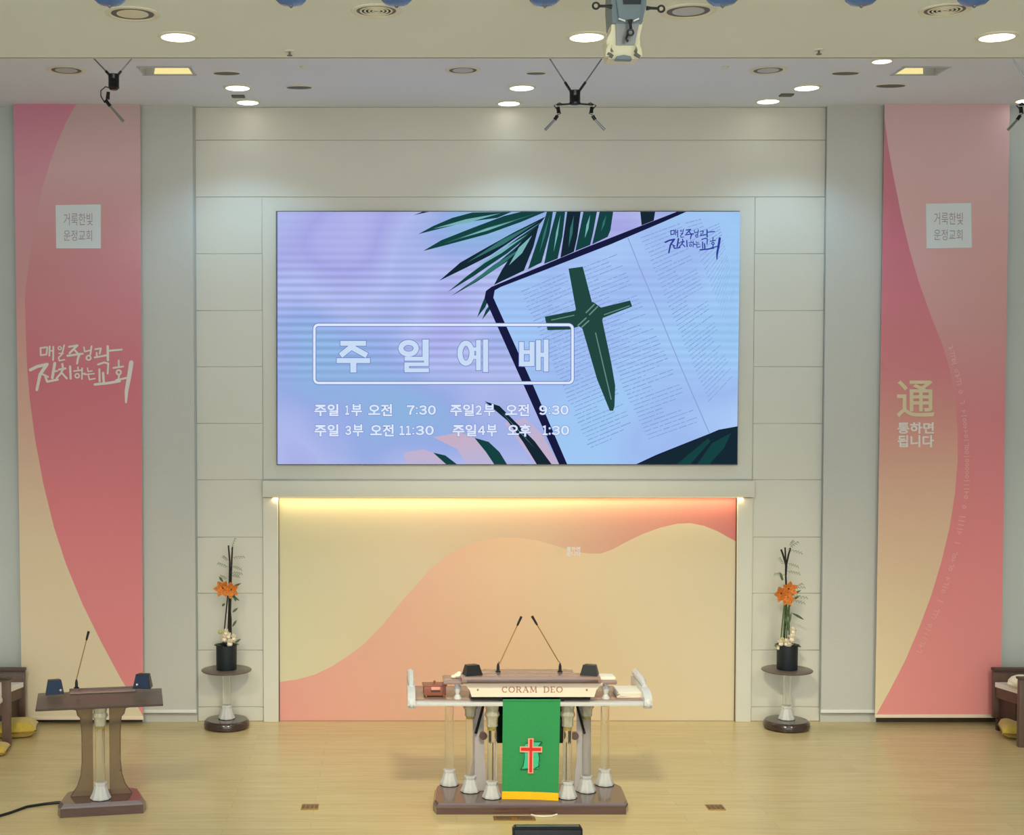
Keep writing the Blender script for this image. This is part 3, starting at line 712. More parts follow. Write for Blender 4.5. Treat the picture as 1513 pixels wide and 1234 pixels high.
# recessed lit boxes: open-bottomed housings let into the ceiling
ceil_stage = [o for o in scn.objects if o.name.startswith('ceiling') and o.type == 'MESH' and abs(o.data.vertices[0].co.z - ZS) < 0.2 and 'label' not in o][0]
for px0, px1, side, wh in ((214, 280, -1, 'above the left banner'), (1318, 1402, 1, 'above the right banner')):
    a = PZ(px0, 110, ZS); b = PZ(px1, 98.5, ZS)
    cx, cy = (a.x + b.x) / 2, (a.y + b.y) / 2; w, d = b.x - a.x, abs(b.y - a.y)
    ct = MB().box((cx, cy, ZS), (w, d, 0.4)).build('cutter', M['white'], smooth=False)
    md = ceil_stage.modifiers.new('hole', 'BOOLEAN'); md.object = ct; md.operation = 'DIFFERENCE'; md.solver = 'EXACT'
    bpy.context.view_layer.update()
    me = bpy.data.meshes.new_from_object(ceil_stage.evaluated_get(bpy.context.evaluated_depsgraph_get()))
    ceil_stage.modifiers.clear(); ceil_stage.data = me; bpy.data.objects.remove(ct)
    t = thing('recessed_light', 'recessed rectangular ceiling light with pale yellow reflector ' + wh, 'ceiling light', (cx, cy, ZS), 'recessed reflector lights')
    h = 0.3
    f = MB()
    for (x, y, sx, sy) in ((0, d / 2, w + 0.04, 0.02), (0, -d / 2, w + 0.04, 0.02), (w / 2, 0, 0.02, d), (-w / 2, 0, 0.02, d)):
        f.box((x, y, 0.14), (sx, sy, h))
    f.box((0, 0, h), (w + 0.04, d + 0.04, 0.02)).build('housing', M['ventdisc'], t, smooth=False)
    sk = 0.09
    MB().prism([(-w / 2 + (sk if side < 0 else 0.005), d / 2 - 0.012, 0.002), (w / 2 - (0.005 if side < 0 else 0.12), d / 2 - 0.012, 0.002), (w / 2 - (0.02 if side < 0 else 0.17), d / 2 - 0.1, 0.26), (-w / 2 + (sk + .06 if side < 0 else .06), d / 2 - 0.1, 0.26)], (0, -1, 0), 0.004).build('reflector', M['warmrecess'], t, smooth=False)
# ribbed blue lamps on the hall ceiling
for px, w in ((162, 'first from the left'), (430, 'second from the left'), (586, 'third from the left'), (805, 'left of the hanging spotlight'), (1068, 'right of the hanging spotlight'), (1273, 'second from the right'), (1440, 'last at the right')):
    c = PZ(px, -16, ZF)
    t = thing('dome_lamp', 'ribbed blue glass ceiling dome, ' + w, 'lamp', c, 'ribbed blue ceiling domes')
    r = 0.10
    MB().lathe([(r * 1.05, 0.0), (r * 1.05, -0.02), (r, -0.04), (r * 0.9, -0.065), (r * 0.66, -0.088), (r * 0.3, -0.098), (0.01, -0.1)], n=48, flute=16, depth=0.035).build('ribbed_dome', M['lampblue'], t)
    MB().lathe([(0.012, -0.098), (0.012, -0.106), (0.004, -0.114)], n=10).build('finial', M['steel'], t)

# ------------------------------------------------------------------ spotlight hanging from the hall ceiling
D0 = 8.0; YP = CAM.y + D0
def Lp(px, py, dy=0.0): return P(px, py, YP + dy)
c = Lp(927, 60); O = Vector((c.x, YP, ZF))
sp = thing('stage_spotlight', 'grey stage spotlight hanging under the front ceiling, pointing at the stage', 'spotlight', O)
def Q(px, py, dy=0.0): return Lp(px, py, dy) - O
MB().prism([Q(904, -40), Q(957, -40), Q(955, 6), Q(949, 34), Q(905, 34), Q(903, 6)], (0, 1, 0), 0.22).build('body', M['projgrey'], sp)
MB().prism([Q(911, 0, -.02), Q(948, 0, -.02), Q(945, 29, -.02), Q(915, 29, -.02)], (0, 1, 0), 0.02).build('front_cover', M['projgrey'], sp)
MB().prism([Q(920, -10, -.026), Q(948, -10, -.026), Q(947, 6, -.026), Q(921, 6, -.026)], (0, 1, 0), 0.006).build('dark_panel', M['pot'], sp)
MB().prism([Q(907, 30, .01), Q(951, 30, .01), Q(944, 36, .01), Q(938, 66, .01), Q(911, 66, .01), Q(910, 36, .01)], (0, 1, 0), 0.16).build('barrel', M['steel'], sp)
MB().prism([Q(904, 32, .03), Q(950, 32, .03), Q(945, 55, .03), Q(947, 76, .03), Q(944, 87, .03), Q(899, 87, .03), Q(896, 60, .03), Q(903, 46, .03)], (0, 1, 0), 0.14).build('pale_shroud', M['projlight'], sp)
MB().prism([Q(910, 87, -.01), Q(911, 83, -.01), Q(922, 81, -.01), Q(932, 83, -.01), Q(934, 87.5, -.01)], (0, 1, 0), 0.06).build('lens_hood', M['projgrey'], sp)
for s in (-1, 1):
    x0 = 921.5 + s * 20
    MB().tube([Q(x0, 66, .0), Q(x0 + s * 3, 74, .0), Q(x0 + s * 3, 84, .0)], [0.012, 0.016, 0.02]).build('foot', M['projlight'], sp)
    MB().prism([Q(x0 - 5, 76, -.01), Q(x0 + 5, 76, -.01), Q(x0, 68, -.01)], (0, 1, 0), .01).build('foot_gusset', M['ventgrey'], sp)
    MB().tube([Q(x0 - 4, 79, -.012), Q(x0 + 4, 84, -.012)], 0.011).build('foot_screw', M['ventgrey'], sp)
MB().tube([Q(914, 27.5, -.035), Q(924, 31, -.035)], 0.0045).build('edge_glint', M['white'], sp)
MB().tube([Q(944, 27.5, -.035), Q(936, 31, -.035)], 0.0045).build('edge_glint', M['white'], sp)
# yoke handles with rings at both sides, and one in front
def handle(pts, ringc, r):
    b = MB(); b.tube(pts, [0.014, 0.008, 0.008])
    rp = [ringc + Vector((math.cos(k * math.pi / 6) * r, 0, math.sin(k * math.pi / 6) * r)) for k in range(13)]
    b.tube(rp, 0.006); return b
handle([Q(904, 10), Q(896, 9), Q(886, 9)], Q(880.5, 8.5), 0.018).build('lock_handle', M['black'], sp)
handle([Q(955, 12), Q(962, 12), Q(972, 12.5)], Q(977, 13), 0.018).build('lock_handle', M['black'], sp)
handle([Q(931, 30, -.04), Q(931.5, 36, -.045), Q(932, 42, -.05)], Q(931.5, 48, -.05), 0.017).build('lock_handle', M['black'], sp)
MB().tube([Q(928, 50, -.045), Q(925, 57, -.045), Q(928, 62, -.045)], 0.007).build('cable_stub', M['black'], sp)
MB().tube([Q(930, -38, .11), Vector((Q(930, -38).x, .11, 0.0))], 0.02, n=12).build('ceiling_pole', M['steel'], sp)

# ------------------------------------------------------------------ microphones hung over the stage
def mic_drop(cx_px, can_top, can_bot, D, two, label):
    Y = CAM.y + D; top = P(cx_px, can_top, Y); O = Vector((top.x, Y, ZS))
    t = thing('hanging_microphone', label, 'microphone', O, 'microphones hung over the stage')
    q = lambda px, py, dy=0: P(px, py, Y + dy) - O
    s = (D / F)
    h = top.z - P(cx_px, can_bot, Y).z; zc = q(cx_px, can_top).z
    MB().lathe([(8.4 * s, 0), (8.4 * s, -h * 0.08), (7.9 * s, -h * 0.12), (7.9 * s, -h * 0.85), (8.4 * s, -h * 0.9), (8.0 * s, -h) if two else (5 * s, -h * 1.05)], c=(0, 0, zc), n=24).build('can', M['blackgloss'], t)
    for sgn, ex in ((-1, 34), (1, 36)) if two else ((-1, 24), (1, 22)):
        a = q(cx_px + sgn * 6, can_top + 1); b = q(cx_px + sgn * ex, 92)
        d = b - a; e = a + d * ((0 - a.z) / d.z)
        MB().tube([a, e], 1.1 * s).build('hanging_wire', M['steel'], t)
        MB().tube([a, a + d * 0.32], 1.9 * s).build('wire_sleeve', M['black'], t)
    if two:
        MB().tube([q(cx_px - 27, can_bot + 1), q(cx_px, can_bot - 1), q(cx_px + 27, can_bot + 1)], 1.3 * s).build('cross_bar', M['black'], t)
    for sgn in ((-1, 1) if two else (1,)):
        if two:
            bx = cx_px + sgn * 25; by = can_bot
            loop = [q(bx - sgn * 8 + 0, by + 1), q(bx - sgn * 2, by - 2), q(bx + sgn * 6, by + 2), q(bx - 4 * sgn + 0, by + 14), q(bx + sgn * 1, by + 16)]
            g0, g1, g2 = (bx, by + 4), (bx - sgn * 1, by + 13), (bx - sgn * (-0) + sgn * 1, by + 14)
            mic = ((bx + sgn * 1, by + 17), (bx + sgn * 5, by + 23), (bx + sgn * 19, by + 38))
        else:
            bx = cx_px - 8; by = can_bot + 2
            loop = [q(cx_px - 6, can_bot - 2), q(bx - 4, by - 6), q(bx - 11, by), q(bx - 11, by + 8), q(bx - 5, by + 18)]
            g0, g1 = (bx, by + 2), (bx - 1, by + 13)
            mic = ((bx - 4, by + 14), (bx + 3, by + 23), (bx + 23, by + 46))
        MB().tube(loop, 0.9 * s).build('cable_loop', M['black'], t)
        m_ = MB().tube([q(*g0), q(*g1)], [2.6 * s, 3.0 * s], n=10).build('microphone_clip', M['blackgloss'], t)
        MB().tube([q(*mic[0]), q(*mic[1])], 2.6 * s, n=10).build('microphone_base', M['blackgloss'], t)
        MB().tube([q(*mic[1]), q(*mic[2])], [1.6 * s, 2.1 * s], n=10).build('microphone_rod', M['steel'], t)
    return t
mic_drop(849.5, 134, 154, 11.5, True, 'pair of slim microphones hanging on a V wire at the centre')
mic_drop(168, 110, 132, 11.5, False, 'single slim microphone hanging on a V wire before the left banner')
mic_drop(1533, 134, 154, 11.5, True, 'hanging microphones cut off by the right edge of the picture')

# ------------------------------------------------------------------ glass column used by pulpit, lectern, stands
def glass_column(parent, x, y, z0, z1, s=1.0, capital=True, name='column'):
    """shaft with foot and capital as sub-parts; s scales the radii"""
    h = z1 - z0; fh = 0.15 * s; chh = 0.15 * s if capital is True else (capital or 0)
    cap = bool(capital)
    ri = 0.040 * s
    sh = MB().lathe([(ri, fh * 0.9), (ri, h - chh * 0.85)], n=24).build(name, M['glass'], parent, loc=(x, y, z0))
    MB().lathe([(0.082 * s, 0), (0.086 * s, 0.012), (0.08 * s, 0.026), (0.066 * s, 0.055), (0.055 * s, 0.095), (0.047 * s, 0.118 * s), (0.056 * s, fh * 0.9), (0.054 * s, fh * 0.98), (0.042 * s, fh)], n=48, flute=8, depth=0.05).build('foot', M['frost'], sh)
    MB().lathe([(0.088 * s, -0.0), (0.088 * s, 0.004)], n=28).build('foot_pad', M['blackgloss'], sh)
    if cap:
        b = chh
        MB().lathe([(ri * 1.05, h - b), (ri * 1.25, h - b * 0.95), (ri * 1.15, h - b * 0.86), (ri * 1.25, h - b * 0.62), (ri * 1.62, h - b * 0.5), (ri * 1.5, h - b * 0.4), (ri * 1.3, h - b * 0.32), (ri * 1.5, h - b * 0.1), (ri * 1.65, h - 0.001)], n=32, flute=8, depth=0.05).build('capital', M['capglass'], sh)
        MB().lathe([(ri * 0.98, h - b * 1.12), (ri * 0.98, h - b * 1.0)], n=24).build('gilt_collar', M['cushyellow'], sh)
    return sh

# ------------------------------------------------------------------ main pulpit
HB = 0.093
Yf = PZ(785, 1203, 0).y                     # front foot of the base
pc = PZ(785, 1203, 0)
pul = thing('pulpit', 'large pulpit with six glass columns, gloss brown base and cream sign', 'pulpit', Vector((pc.x, Yf + 0.28, 0)))
O = pul.location.copy()
outline = [PZ(651, 1157.5, HB), PZ(911, 1157.5, HB), PZ(920, 1162, HB), PZ(928, 1182, HB), PZ(925, 1187.5, HB), PZ(645, 1187.5, HB), PZ(640, 1182, HB), PZ(643, 1162, HB)]
outline = [p - O for p in outline]
cen = sum(outline, Vector()) / len(outline)
b = MB()
rings = []
for z, k in ((0.0, 1.0), (0.058, 1.005), (0.066, 0.985), (0.078, 0.97), (HB, 0.955)):
    rings.append([b.bm.verts.new(Vector((cen.x + (p.x - cen.x) * (1 - (1 - k) * 0.45), cen.y + (p.y - cen.y) * k, z))) for p in outline])
for r0, r1 in zip(rings, rings[1:]):
    for i in range(8): b.bm.faces.new((r0[i], r0[(i + 1) % 8], r1[(i + 1) % 8], r1[i]))
b.bm.faces.new(rings[0][::-1]); b.bm.faces.new(rings[-1])
b.build('base', M['brown'], pul, smooth=False)
ycf = PZ(727, 1180, HB).y
ZT = P(727, 1040, ycf).z                    # underside of the slab
for px, py, k in ((664, 1161, 1), (695, 1171, 1), (727, 1180, 1), (839, 1180, 1), (867, 1171, 1), (894, 1161, 1)):
    g = PZ(px, py, HB) - O
    glass_column(pul, g.x, g.y + 0.03, HB, ZT, 0.94, capital=0.205 if px in (727, 839) else (0.155 if px in (695, 867) else 0.10))
def q(px, py, Y): return P(px, py, Y) - O
YS0 = ycf - 0.10; YS1 = ycf + 0.52; slab_t = 0.035
xl = q(606, 1030, YS0).x; xr = q(962, 1030, YS0).x
MB().box(((xl + xr) / 2, (YS0 + YS1) / 2 - O.y, ZT + slab_t / 2), (xr - xl, YS1 - YS0, slab_t), bevel=0.01).build('glass_slab', M['frost'], pul)
zt = ZT + slab_t
for a_, c_ in ((614, 735), (835, 952)):
    x0, x1 = q(a_, 1030, YS0).x, q(c_, 1030, YS0).x
    MB().box(((x0 + x1) / 2, (YS0 + YS1) / 2 - O.y + 0.02, zt + 0.004), (x1 - x0, YS1 - YS0 - 0.08, 0.010), bevel=0.003).build('side_leaf', M['brownlite'], pul)
# frosted glass end plates with a rolled upper edge, standing on the slab
for px, s in ((608, -1), (957, 1)):
    x = q(px, 1030, YS0).x; y0_, y1_ = YS0 - O.y - 0.03, YS1 - O.y
    prof = [(y0_ + 0.02, -0.05), (y0_ - 0.01, -0.02), (y0_ - 0.005, 0.03), (y0_ + 0.05, 0.075), (y0_ + 0.16, 0.095), (y0_ + 0.32, 0.10), (y1_ - 0.06, 0.105), (y1_, 0.09), (y1_, -0.04)]
    MB().prism([(x - 0.032, yy, zt + zz_) for yy, zz_ in prof], (1, 0, 0), 0.064).build('end_plate', M['frost'], pul)
    MB().tube([(x, y0_ + 0.18, zt + 0.10), (x, y0_ + 0.3, zt + 0.125), (x, y1_ - 0.03, zt + 0.13)], [0.02, 0.03, 0.032], n=14).build('end_roll', M['frost'], pul)
    MB().sphere((x, y0_ + 0.02, zt + 0.0), 0.045, (0.85, .9, 1), 16).build('end_knob', M['frost'], pul)
# cream sign board with concave ends
YG = YS0 - 0.02
sgn = [(683, 1010), (891, 1010), (886, 1014), (881, 1020), (878, 1030), (697, 1030), (694, 1020), (689, 1014)]
sb = MB().prism([q(x, y, YG) for x, y in sgn], (0, 1, 0), 0.02).build('sign_board', M['cream'], pul, smooth=False)
# serif lettering CORAM DEO from strokes
def serif_word(word, x0, x1, y0, y1):
    W = {'C': .95, 'O': 1.05, 'R': 1.0, 'A': 1.05, 'M': 1.25, ' ': .7, 'D': 1.05, 'E': .85}
    tot = sum(W[c] for c in word) + 0.22 * (len(word) - 1); u = (x1 - x0) / tot; h = y1 - y0; out = []
    x = x0
    for c in word:
        w = W[c] * u
        def pt(a, b): return (x + a * w, y1 - b * h)
        tk, tn = 1.7, 0.8
        def S(pts, ww): out.extend(stroke_polys([pt(*p) for p in pts], ww))
        if c in 'CO':
            n = 16; a0, a1 = (50, 310) if c == 'C' else (0, 360)
            pts = []; ws = []
            for k in range(n + 1):
                a = math.radians(a0 + (a1 - a0) * k / n); pts.append(pt(.5 + .46 * math.cos(a), .5 + .5 * math.sin(a))); ws.append(tn + (tk - tn) * abs(math.cos(a)))
            out.extend(stroke_polys(pts, ws))
            if c == 'C': S([(.84, .95), (.84, .72)], tn)
        if c in 'RDE':
            S([(.2, 0), (.2, 1)], tk); S([(.05, 0), (.38, 0)], tn); S([(.05, 1), (.38, 1)], tn)
        if c == 'R': S([(.2, 1), (.6, 1), (.78, .86), (.78, .64), (.6, .5), (.2, .5)], [tn, tn, tk, tk, tn, tn]); S([(.5, .5), (.9, 0)], tk); S([(.8, 0), (1, 0)], tn)
        if c == 'D': S([(.2, 1), (.6, 1), (.86, .8), (.92, .5), (.86, .2), (.6, 0), (.2, 0)], [tn, tn, tk, tk, tk, tn, tn])
        if c == 'E': S([(.2, 1), (.85, 1), (.85, .82)], tn); S([(.2, .52), (.65, .52)], tn); S([(.2, 0), (.88, 0), (.88, .2)], tn)
        if c == 'A': S([(.1, 0), (.48, 1)], tn); S([(.48, 1), (.88, 0)], tk); S([(.25, .36), (.74, .36)], tn); S([(0, 0), (.25, 0)], tn); S([(.72, 0), (1, 0)], tn)
        if c == 'M': S([(.12, 0), (.16, 1)], tn); S([(.16, 1), (.5, .1)], tk); S([(.5, .1), (.84, 1)], tn); S([(.84, 1), (.88, 0)], tk); S([(0, 0), (.24, 0)], tn); S([(.76, 0), (1, 0)], tn)
        x += w + 0.22 * u
    return out
flats(serif_word('CORAM DEO', 742, 831, 1015, 1023), YG - 0.003, O, 'lettering', M['signink'], sb)
for px in (706, 867):
    MB().sphere(q(px, 1019.5, YG - 0.002), 0.009, (1, .5, 1), 10).build('sign_stud', M['gold'], sb)
# desk: thick front edge, ledge, side shelves, balusters
def slab_px(name, x0, y0, x1, y1, Y, depth, m, parent, bevel=0.006):
    a, c = q(x0, y1, Y), q(x1, y0, Y)
    return MB().box(((a.x + c.x) / 2, a.y + depth / 2, (a.z + c.z) / 2), (c.x - a.x, depth, c.z - a.z), bevel=bevel).build(name, m, parent)
slab_px('desk_top', 682, 1000.5, 888, 1009.5, YG - 0.05, 0.17, M['brownlite'], pul, 0.01)
slab_px('desk_edge', 690, 1005, 884, 1010, YG - 0.057, 0.02, M['brown'], pul, 0.003)
slab_px('book_ledge', 712, 994.5, 849, 1003, YG + 0.12, 0.14, M['brownlite'], pul)
slab_px('book_rest', 714, 989.5, 838, 996, YG + 0.26, 0.02, M['brownlite'], pul, 0.003)
slab_px('side_shelf', 655, 1006.5, 690, 1012, YG + 0.02, 0.25, M['brownlite'], pul, 0.012)
slab_px('side_shelf', 880, 1006.5, 912, 1012, YG + 0.02, 0.25, M['brownlite'], pul, 0.012)
zsh = q(660, 1012, YG + 0.02).z
for px in (676, 895):
    x = q(px, 1020, YG + .12).x; hh = zsh - zt - 0.009
    MB().lathe([(0.034, 0), (0.034, 0.01), (0.016, hh * 0.28), (0.034, hh * 0.62), (0.022, hh * 0.86), (0.03, hh * 0.98)], c=(x, YG + .12 - O.y, zt + 0.009), n=18).build('baluster', M['frost'], pul)
x = (q(785, 1030, YG)).x
MB().box((x, YG + 0.17 - O.y, (zt + q(785, 1010, YG).z) / 2 + .01), (1.0, 0.28, q(785, 1010, YG).z - zt - .01), bevel=0.01).build('desk_box', M['blackgloss'], pul)
# inner supports behind the cloth
for s, px in ((-1, 706), (1, 861)):
    Yi = ycf + 0.22
    w = 9
    pts = [(px - w, 1038), (px + w, 1038), (px + w - s * 0, 1075), (px + w + 1, 1120), (px + w + 3, 1150), (px + w + 4, 1168), (px - w - 4, 1168), (px - w - 3, 1150), (px - w, 1120), (px - w, 1075)]
    MB().prism([q(a_, y_, Yi) for a_, y_ in pts], (0, 1, 0), 0.012).build('inner_panel', M['smokegrey'], pul, smooth=False)
    MB().tube([q(px - s * 9, 1040, Yi - .03), q(px - s * -3, 1084, Yi - .03)], 0.012).build('brace', M['blackgloss'], pul)
    xk = 714 if s < 0 else 849
    MB().lathe([(0.034, -0.02), (0.034, 0.02)], c=q(xk, 1087, Yi - .04), rot=(math.pi / 2, 0, 0), n=20).build('clamp_knob', M['brown'], pul)
    for xx, ww in ((724 if s < 0 else 843, 0.012), (733 if s < 0 else 833, 0.008)):
        MB().tube([q(xx, 1096, Yi + .02), q(xx, 1170, Yi + .02)], ww).build('inner_rod', M['pewwood'] if ww > .01 else M['cream'], pul)
    g0 = q(737 if s < 0 else 829, 1040, Yi + .05); g1 = q(737 if s < 0 else 829, 1098, Yi + .05)
    MB().box(((g0.x + g1.x) / 2, g0.y, (g0.z + g1.z) / 2), (0.10, 0.02, g0.z - g1.z), bevel=0.004).build('inner_plate', M['blackgloss'], pul)
# green cloth (hangs from the slab)
gy = YS0 - 0.012
loc = P(785, 1183, gy)
clo = thing('pulpit_cloth', 'green altar cloth with red cross and yellow hem hanging on the pulpit front', 'cloth', loc)
def cloth_strip(name, y0, y1, m, dy=0.0, n=24):
    b = MB(); rows_ = []
    for j in range(13):
        t = j / 12; y = y0 + (y1 - y0) * t
        tt = (y - 1034) / 149.0
        xl_ = 743 - 1.5 * tt; xr_ = 828 - 3 * tt
        row = []
        for i in range(n + 1):
            u = i / n
            ys = y + (2.5 * u * u if y > 1150 else 0)
            fold = 0.006 * math.sin(u * 9 + 1) * tt + 0.004 * math.sin(u * 21) * tt * tt
            row.append(b.bm.verts.new(P(xl_ + (xr_ - xl_) * u, ys, gy + dy + fold) - loc))
        rows_.append(row)
    for r0, r1 in zip(rows_, rows_[1:]):
        for i in range(n): b.bm.faces.new((r0[i], r0[i + 1], r1[i + 1], r1[i]))
    return b.build(name, m, clo)
cloth_strip('green_field', 1034.5, 1170, M['green'])
cloth_strip('yellow_hem', 1169.5, 1181, M['yellow'], -0.001)
a_, c_ = P(743, 1034, gy) - loc, P(828, 1034, gy) - loc
MB().box(((a_.x + c_.x) / 2, 0.06, ZT + slab_t + 0.016 - loc.z), (c_.x - a_.x, 0.12, 0.004), bevel=0.001).build('top_fold', M['green'], clo)
MB().box(((a_.x + c_.x) / 2, -0.002, (a_.z + ZT + slab_t + 0.016 - loc.z) / 2), (c_.x - a_.x, 0.004, abs(ZT + slab_t + 0.018 - loc.z - a_.z) + .01), bevel=0.001).build('front_fold', M['green'], clo)
YE_ = gy - 0.012
flats([[(777, 1099), (786, 1096), (797, 1096), (801, 1097), (797, 1101), (795, 1108), (796, 1118), (798, 1128), (795, 1136), (785, 1136), (770, 1137), (773, 1132), (774, 1120), (773, 1108)]], YE_, loc, 'scroll_embroidery', M['teal'], clo)
flats(stroke_polys([(777, 1099), (786, 1096), (801, 1096.5), (796, 1102)], 1.2) + stroke_polys([(795, 1108), (797, 1120), (796, 1133), (791, 1135)], 1.3) + stroke_polys([(774, 1107), (775, 1120), (773, 1132), (769, 1137), (783, 1136)], 1.1), YE_ - 0.003, loc, 'scroll_outline', M['dkgreen'], clo)
flats([[(780.3, 1091), (788.6, 1091), (788, 1103), (801, 1103.3), (801, 1112), (788, 1112), (788, 1143), (780, 1143), (780.2, 1112), (768, 1111.5), (768, 1103), (780.2, 1103)]], YE_ - 0.006, loc, 'cross_border', M['pinkthread'], clo)
flats([[(782.6, 1092.6), (786.6, 1092.6), (786.6, 1105.2), (799.4, 1105.2), (799.4, 1109.8), (786.4, 1109.8), (786.2, 1141.4), (782, 1141.4), (782.4, 1109.8), (769.8, 1109.4), (769.8, 1105), (782.6, 1105)]], YE_ - 0.009, loc, 'cross_embroidery', M['red'], clo)

# things on the pulpit -----------------------------------------------------
def wedge_speaker(loc, w, h, d, m, label, rz=0.0, knob=None):
    t = thing('desk_speaker', label, 'speaker', loc, None, rz)
    pts = [(-w / 2, -d / 2, 0), (w / 2, -d / 2, 0), (w * 0.28, -d / 2 + .0, h), (-w * 0.28, -d / 2, h)]
    b = MB(); f0 = [b.bm.verts.new(p) for p in [(-w / 2, -d / 2, 0), (w / 2, -d / 2, 0), (w * .36, -d * .3, h), (-w * .36, -d * .3, h)]]
    f1 = [b.bm.verts.new(p) for p in [(-w * .42, d / 2, 0), (w * .42, d / 2, 0), (w * .3, d * .35, h * .96), (-w * .3, d * .35, h * .96)]]
    b.bm.faces.new(f0); b.bm.faces.new(f1[::-1])
    for i in range(4): b.bm.faces.new((f0[i], f1[i], f1[(i + 1) % 4], f0[(i + 1) % 4]))
    b.build('cabinet', M['black'], t, smooth=False)
    nrm = Vector((0, -h, d * .2)).normalized()
    g = MB(); gp = [Vector(p) + nrm * 0.003 for p in [(-w * .45, -d * .484, h * .08), (w * .45, -d * .484, h * .08), (w * .345, -d * .312, h * .94), (-w * .345, -d * .312, h * .94)]]
    g.quad(gp).build('grille', m, t, smooth=False)
    if knob:
        MB().sphere((w * knob, -d / 2, h * .3), 0.012, seg=10).build('badge', M['silver'], t)
    return t
zdk = P(700, 1000.5, YG - 0.05).z           # desk top
zlg = P(740, 994.5, YG + 0.12).z             # ledge top
for px, w, lb in ((697, 26, 'dark wedge speaker on the left end of the big pulpit'), (872, 26, 'dark wedge speaker on the right end of the big pulpit')):
    p = P(px, 1001, YG + 0.05); p.z = zdk
    wedge_speaker(p, 0.15, 0.085, 0.12, M['black'], lb, 0.35 if px < 785 else -0.35)
def gooseneck(base, mid, tip, label, Y, zb=None):
    p0 = P(*base, Y)
    if zb is not None: p0.z = zb
    t = thing('gooseneck_microphone', label, 'microphone', p0)
    m0 = P(*mid, Y) - p0; t0 = P(*tip, Y) - p0
    MB().lathe([(0.022, 0), (0.022, 0.008), (0.013, 0.012), (0.012, 0.05), (0.006, 0.075)], n=16).build('base', M['black'], t)
    k = t0 - m0
    MB().tube([(0, 0, 0.06), (m0.x * .5, 0, 0.09), m0, m0 + k * 0.5, m0 + k * 0.82], 0.0045).build('gooseneck', M['gold'], t)
    MB().tube([m0 + k * 0.8, m0 + k * 0.84, t0], [0.006, 0.0095, 0.011], n=10).build('microphone_head', M['black'], t)
gooseneck((736, 996), (738, 981), (770.5, 911), 'left gooseneck microphone on the big pulpit, leaning right', YG + 0.16, zlg)
gooseneck((827.5, 996), (825.5, 978), (786, 910.5), 'right gooseneck microphone on the big pulpit, leaning left', YG + 0.16, zlg)
# small wooden box on the left leaf
Yw = ycf + 0.10
p = P(642, 1014, Yw); p.z = zt + 0.009
t = thing('wooden_box', 'small reddish wooden box with knob on the left leaf of the pulpit', 'box', p, None, 0.05)
MB().box((0, 0, 0.055), (0.19, 0.12, 0.078), bevel=0.006).build('box_body', M['boxwood'], t)
MB().box((0, 0, 0.100), (0.205, 0.13, 0.012), bevel=0.003).build('lid', M['boxwood'], t)
MB().box((0.005, -0.062, 0.078), (0.075, 0.006, 0.026), bevel=0.002).build('name_plate', M['pinkthread'], t)
MB().box((0.005, -0.062, 0.056), (0.08, 0.006, 0.016), bevel=0.002).build('slot', M['pewdark'], t)
MB().lathe([(0.01, 0.104), (0.006, 0.114), (0.012, 0.124), (0.004, 0.134)], n=12).build('knob', M['boxwood'], t)
for x in (-.075, .075):
    for y in (-.045, .045): MB().sphere((x, y, 0.010), 0.012, (1, 1, .85), 10).build('foot', M['gold'], t)
# white crumpled handkerchief left, papers right
p = P(676, 1006, YG + 0.14); p.z = q(660, 1006.5, YG + 0.02).z
b = MB(); b.sphere((0, 0, 0.022), 0.03, (1.1, 1, .7), 12).sphere((-0.035, -.01, 0.014), 0.02, (1.2, 1, .7), 10).sphere((0.015, .02, 0.035), 0.022, (1, 1, .8), 10)
tag(b.build('folded_cloth', M['paper'], loc=p), 'small crumpled white cloth beside the left pulpit speaker', 'cloth')
Yw = ycf + 0.16
p = P(927, 1012, Yw); p.z = zt + 0.009
t = thing('paper_stack', 'white papers lying on the right leaf of the pulpit', 'paper', p, None, -0.04)
for k in range(5):
    MB().box((0.004 * (k % 3), 0.006 * (k % 2), 0.006 + k * 0.009), (0.21, 0.28, 0.007), rot=(0, 0, 0.05 * (k % 3)), bevel=0.001).build('paper', M['paper'], t)
p = P(896, 1003, YG + 0.14); p.z = q(896, 1006.5, YG + 0.02).z
tag(MB().box((0, 0, 0.012), (0.13, 0.16, 0.024), bevel=0.008).build('folded_towel', M['paper'], loc=p), 'folded white towel beside the right pulpit speaker', 'towel')
# cable and floor plates
b = MB(); b.tube([PZ(785, 1204, 0.008), PZ(792, 1206, 0.008), PZ(803, 1206.5, 0.008), PZ(815, 1206, 0.008), PZ(823, 1203.5, 0.008)], 0.007)
tag(b.build('power_cord', M['white']), 'short white cord on the floor in front of the pulpit base', 'cord')
def floor_plate(px, py, w, d, label, cells):
    c = PZ(px, py, 0); t = thing('floor_socket', label, 'socket', c)
    MB().box((0, 0, 0.003), (w, d, 0.006), bevel=0.002).build('plate', M['gold'], t)
    for k in range(cells):
        MB().box((-w / 2 + w * (k + .5) / cells, 0, 0.008), (w / cells * .7, d * .6, 0.004), bevel=0.001).build('cover', M['pewwood'] if cells > 1 else M['gold'], t)
floor_plate(458, 1193, 0.145, 0.15, 'small brass floor socket left of the pulpit', 4)
floor_plate(1057, 1193.5, 0.145, 0.15, 'small brass floor socket right of the pulpit', 4)
floor_plate(760, 1210, 0.345, 0.12, 'wide brass floor plate just in front of the pulpit', 2)
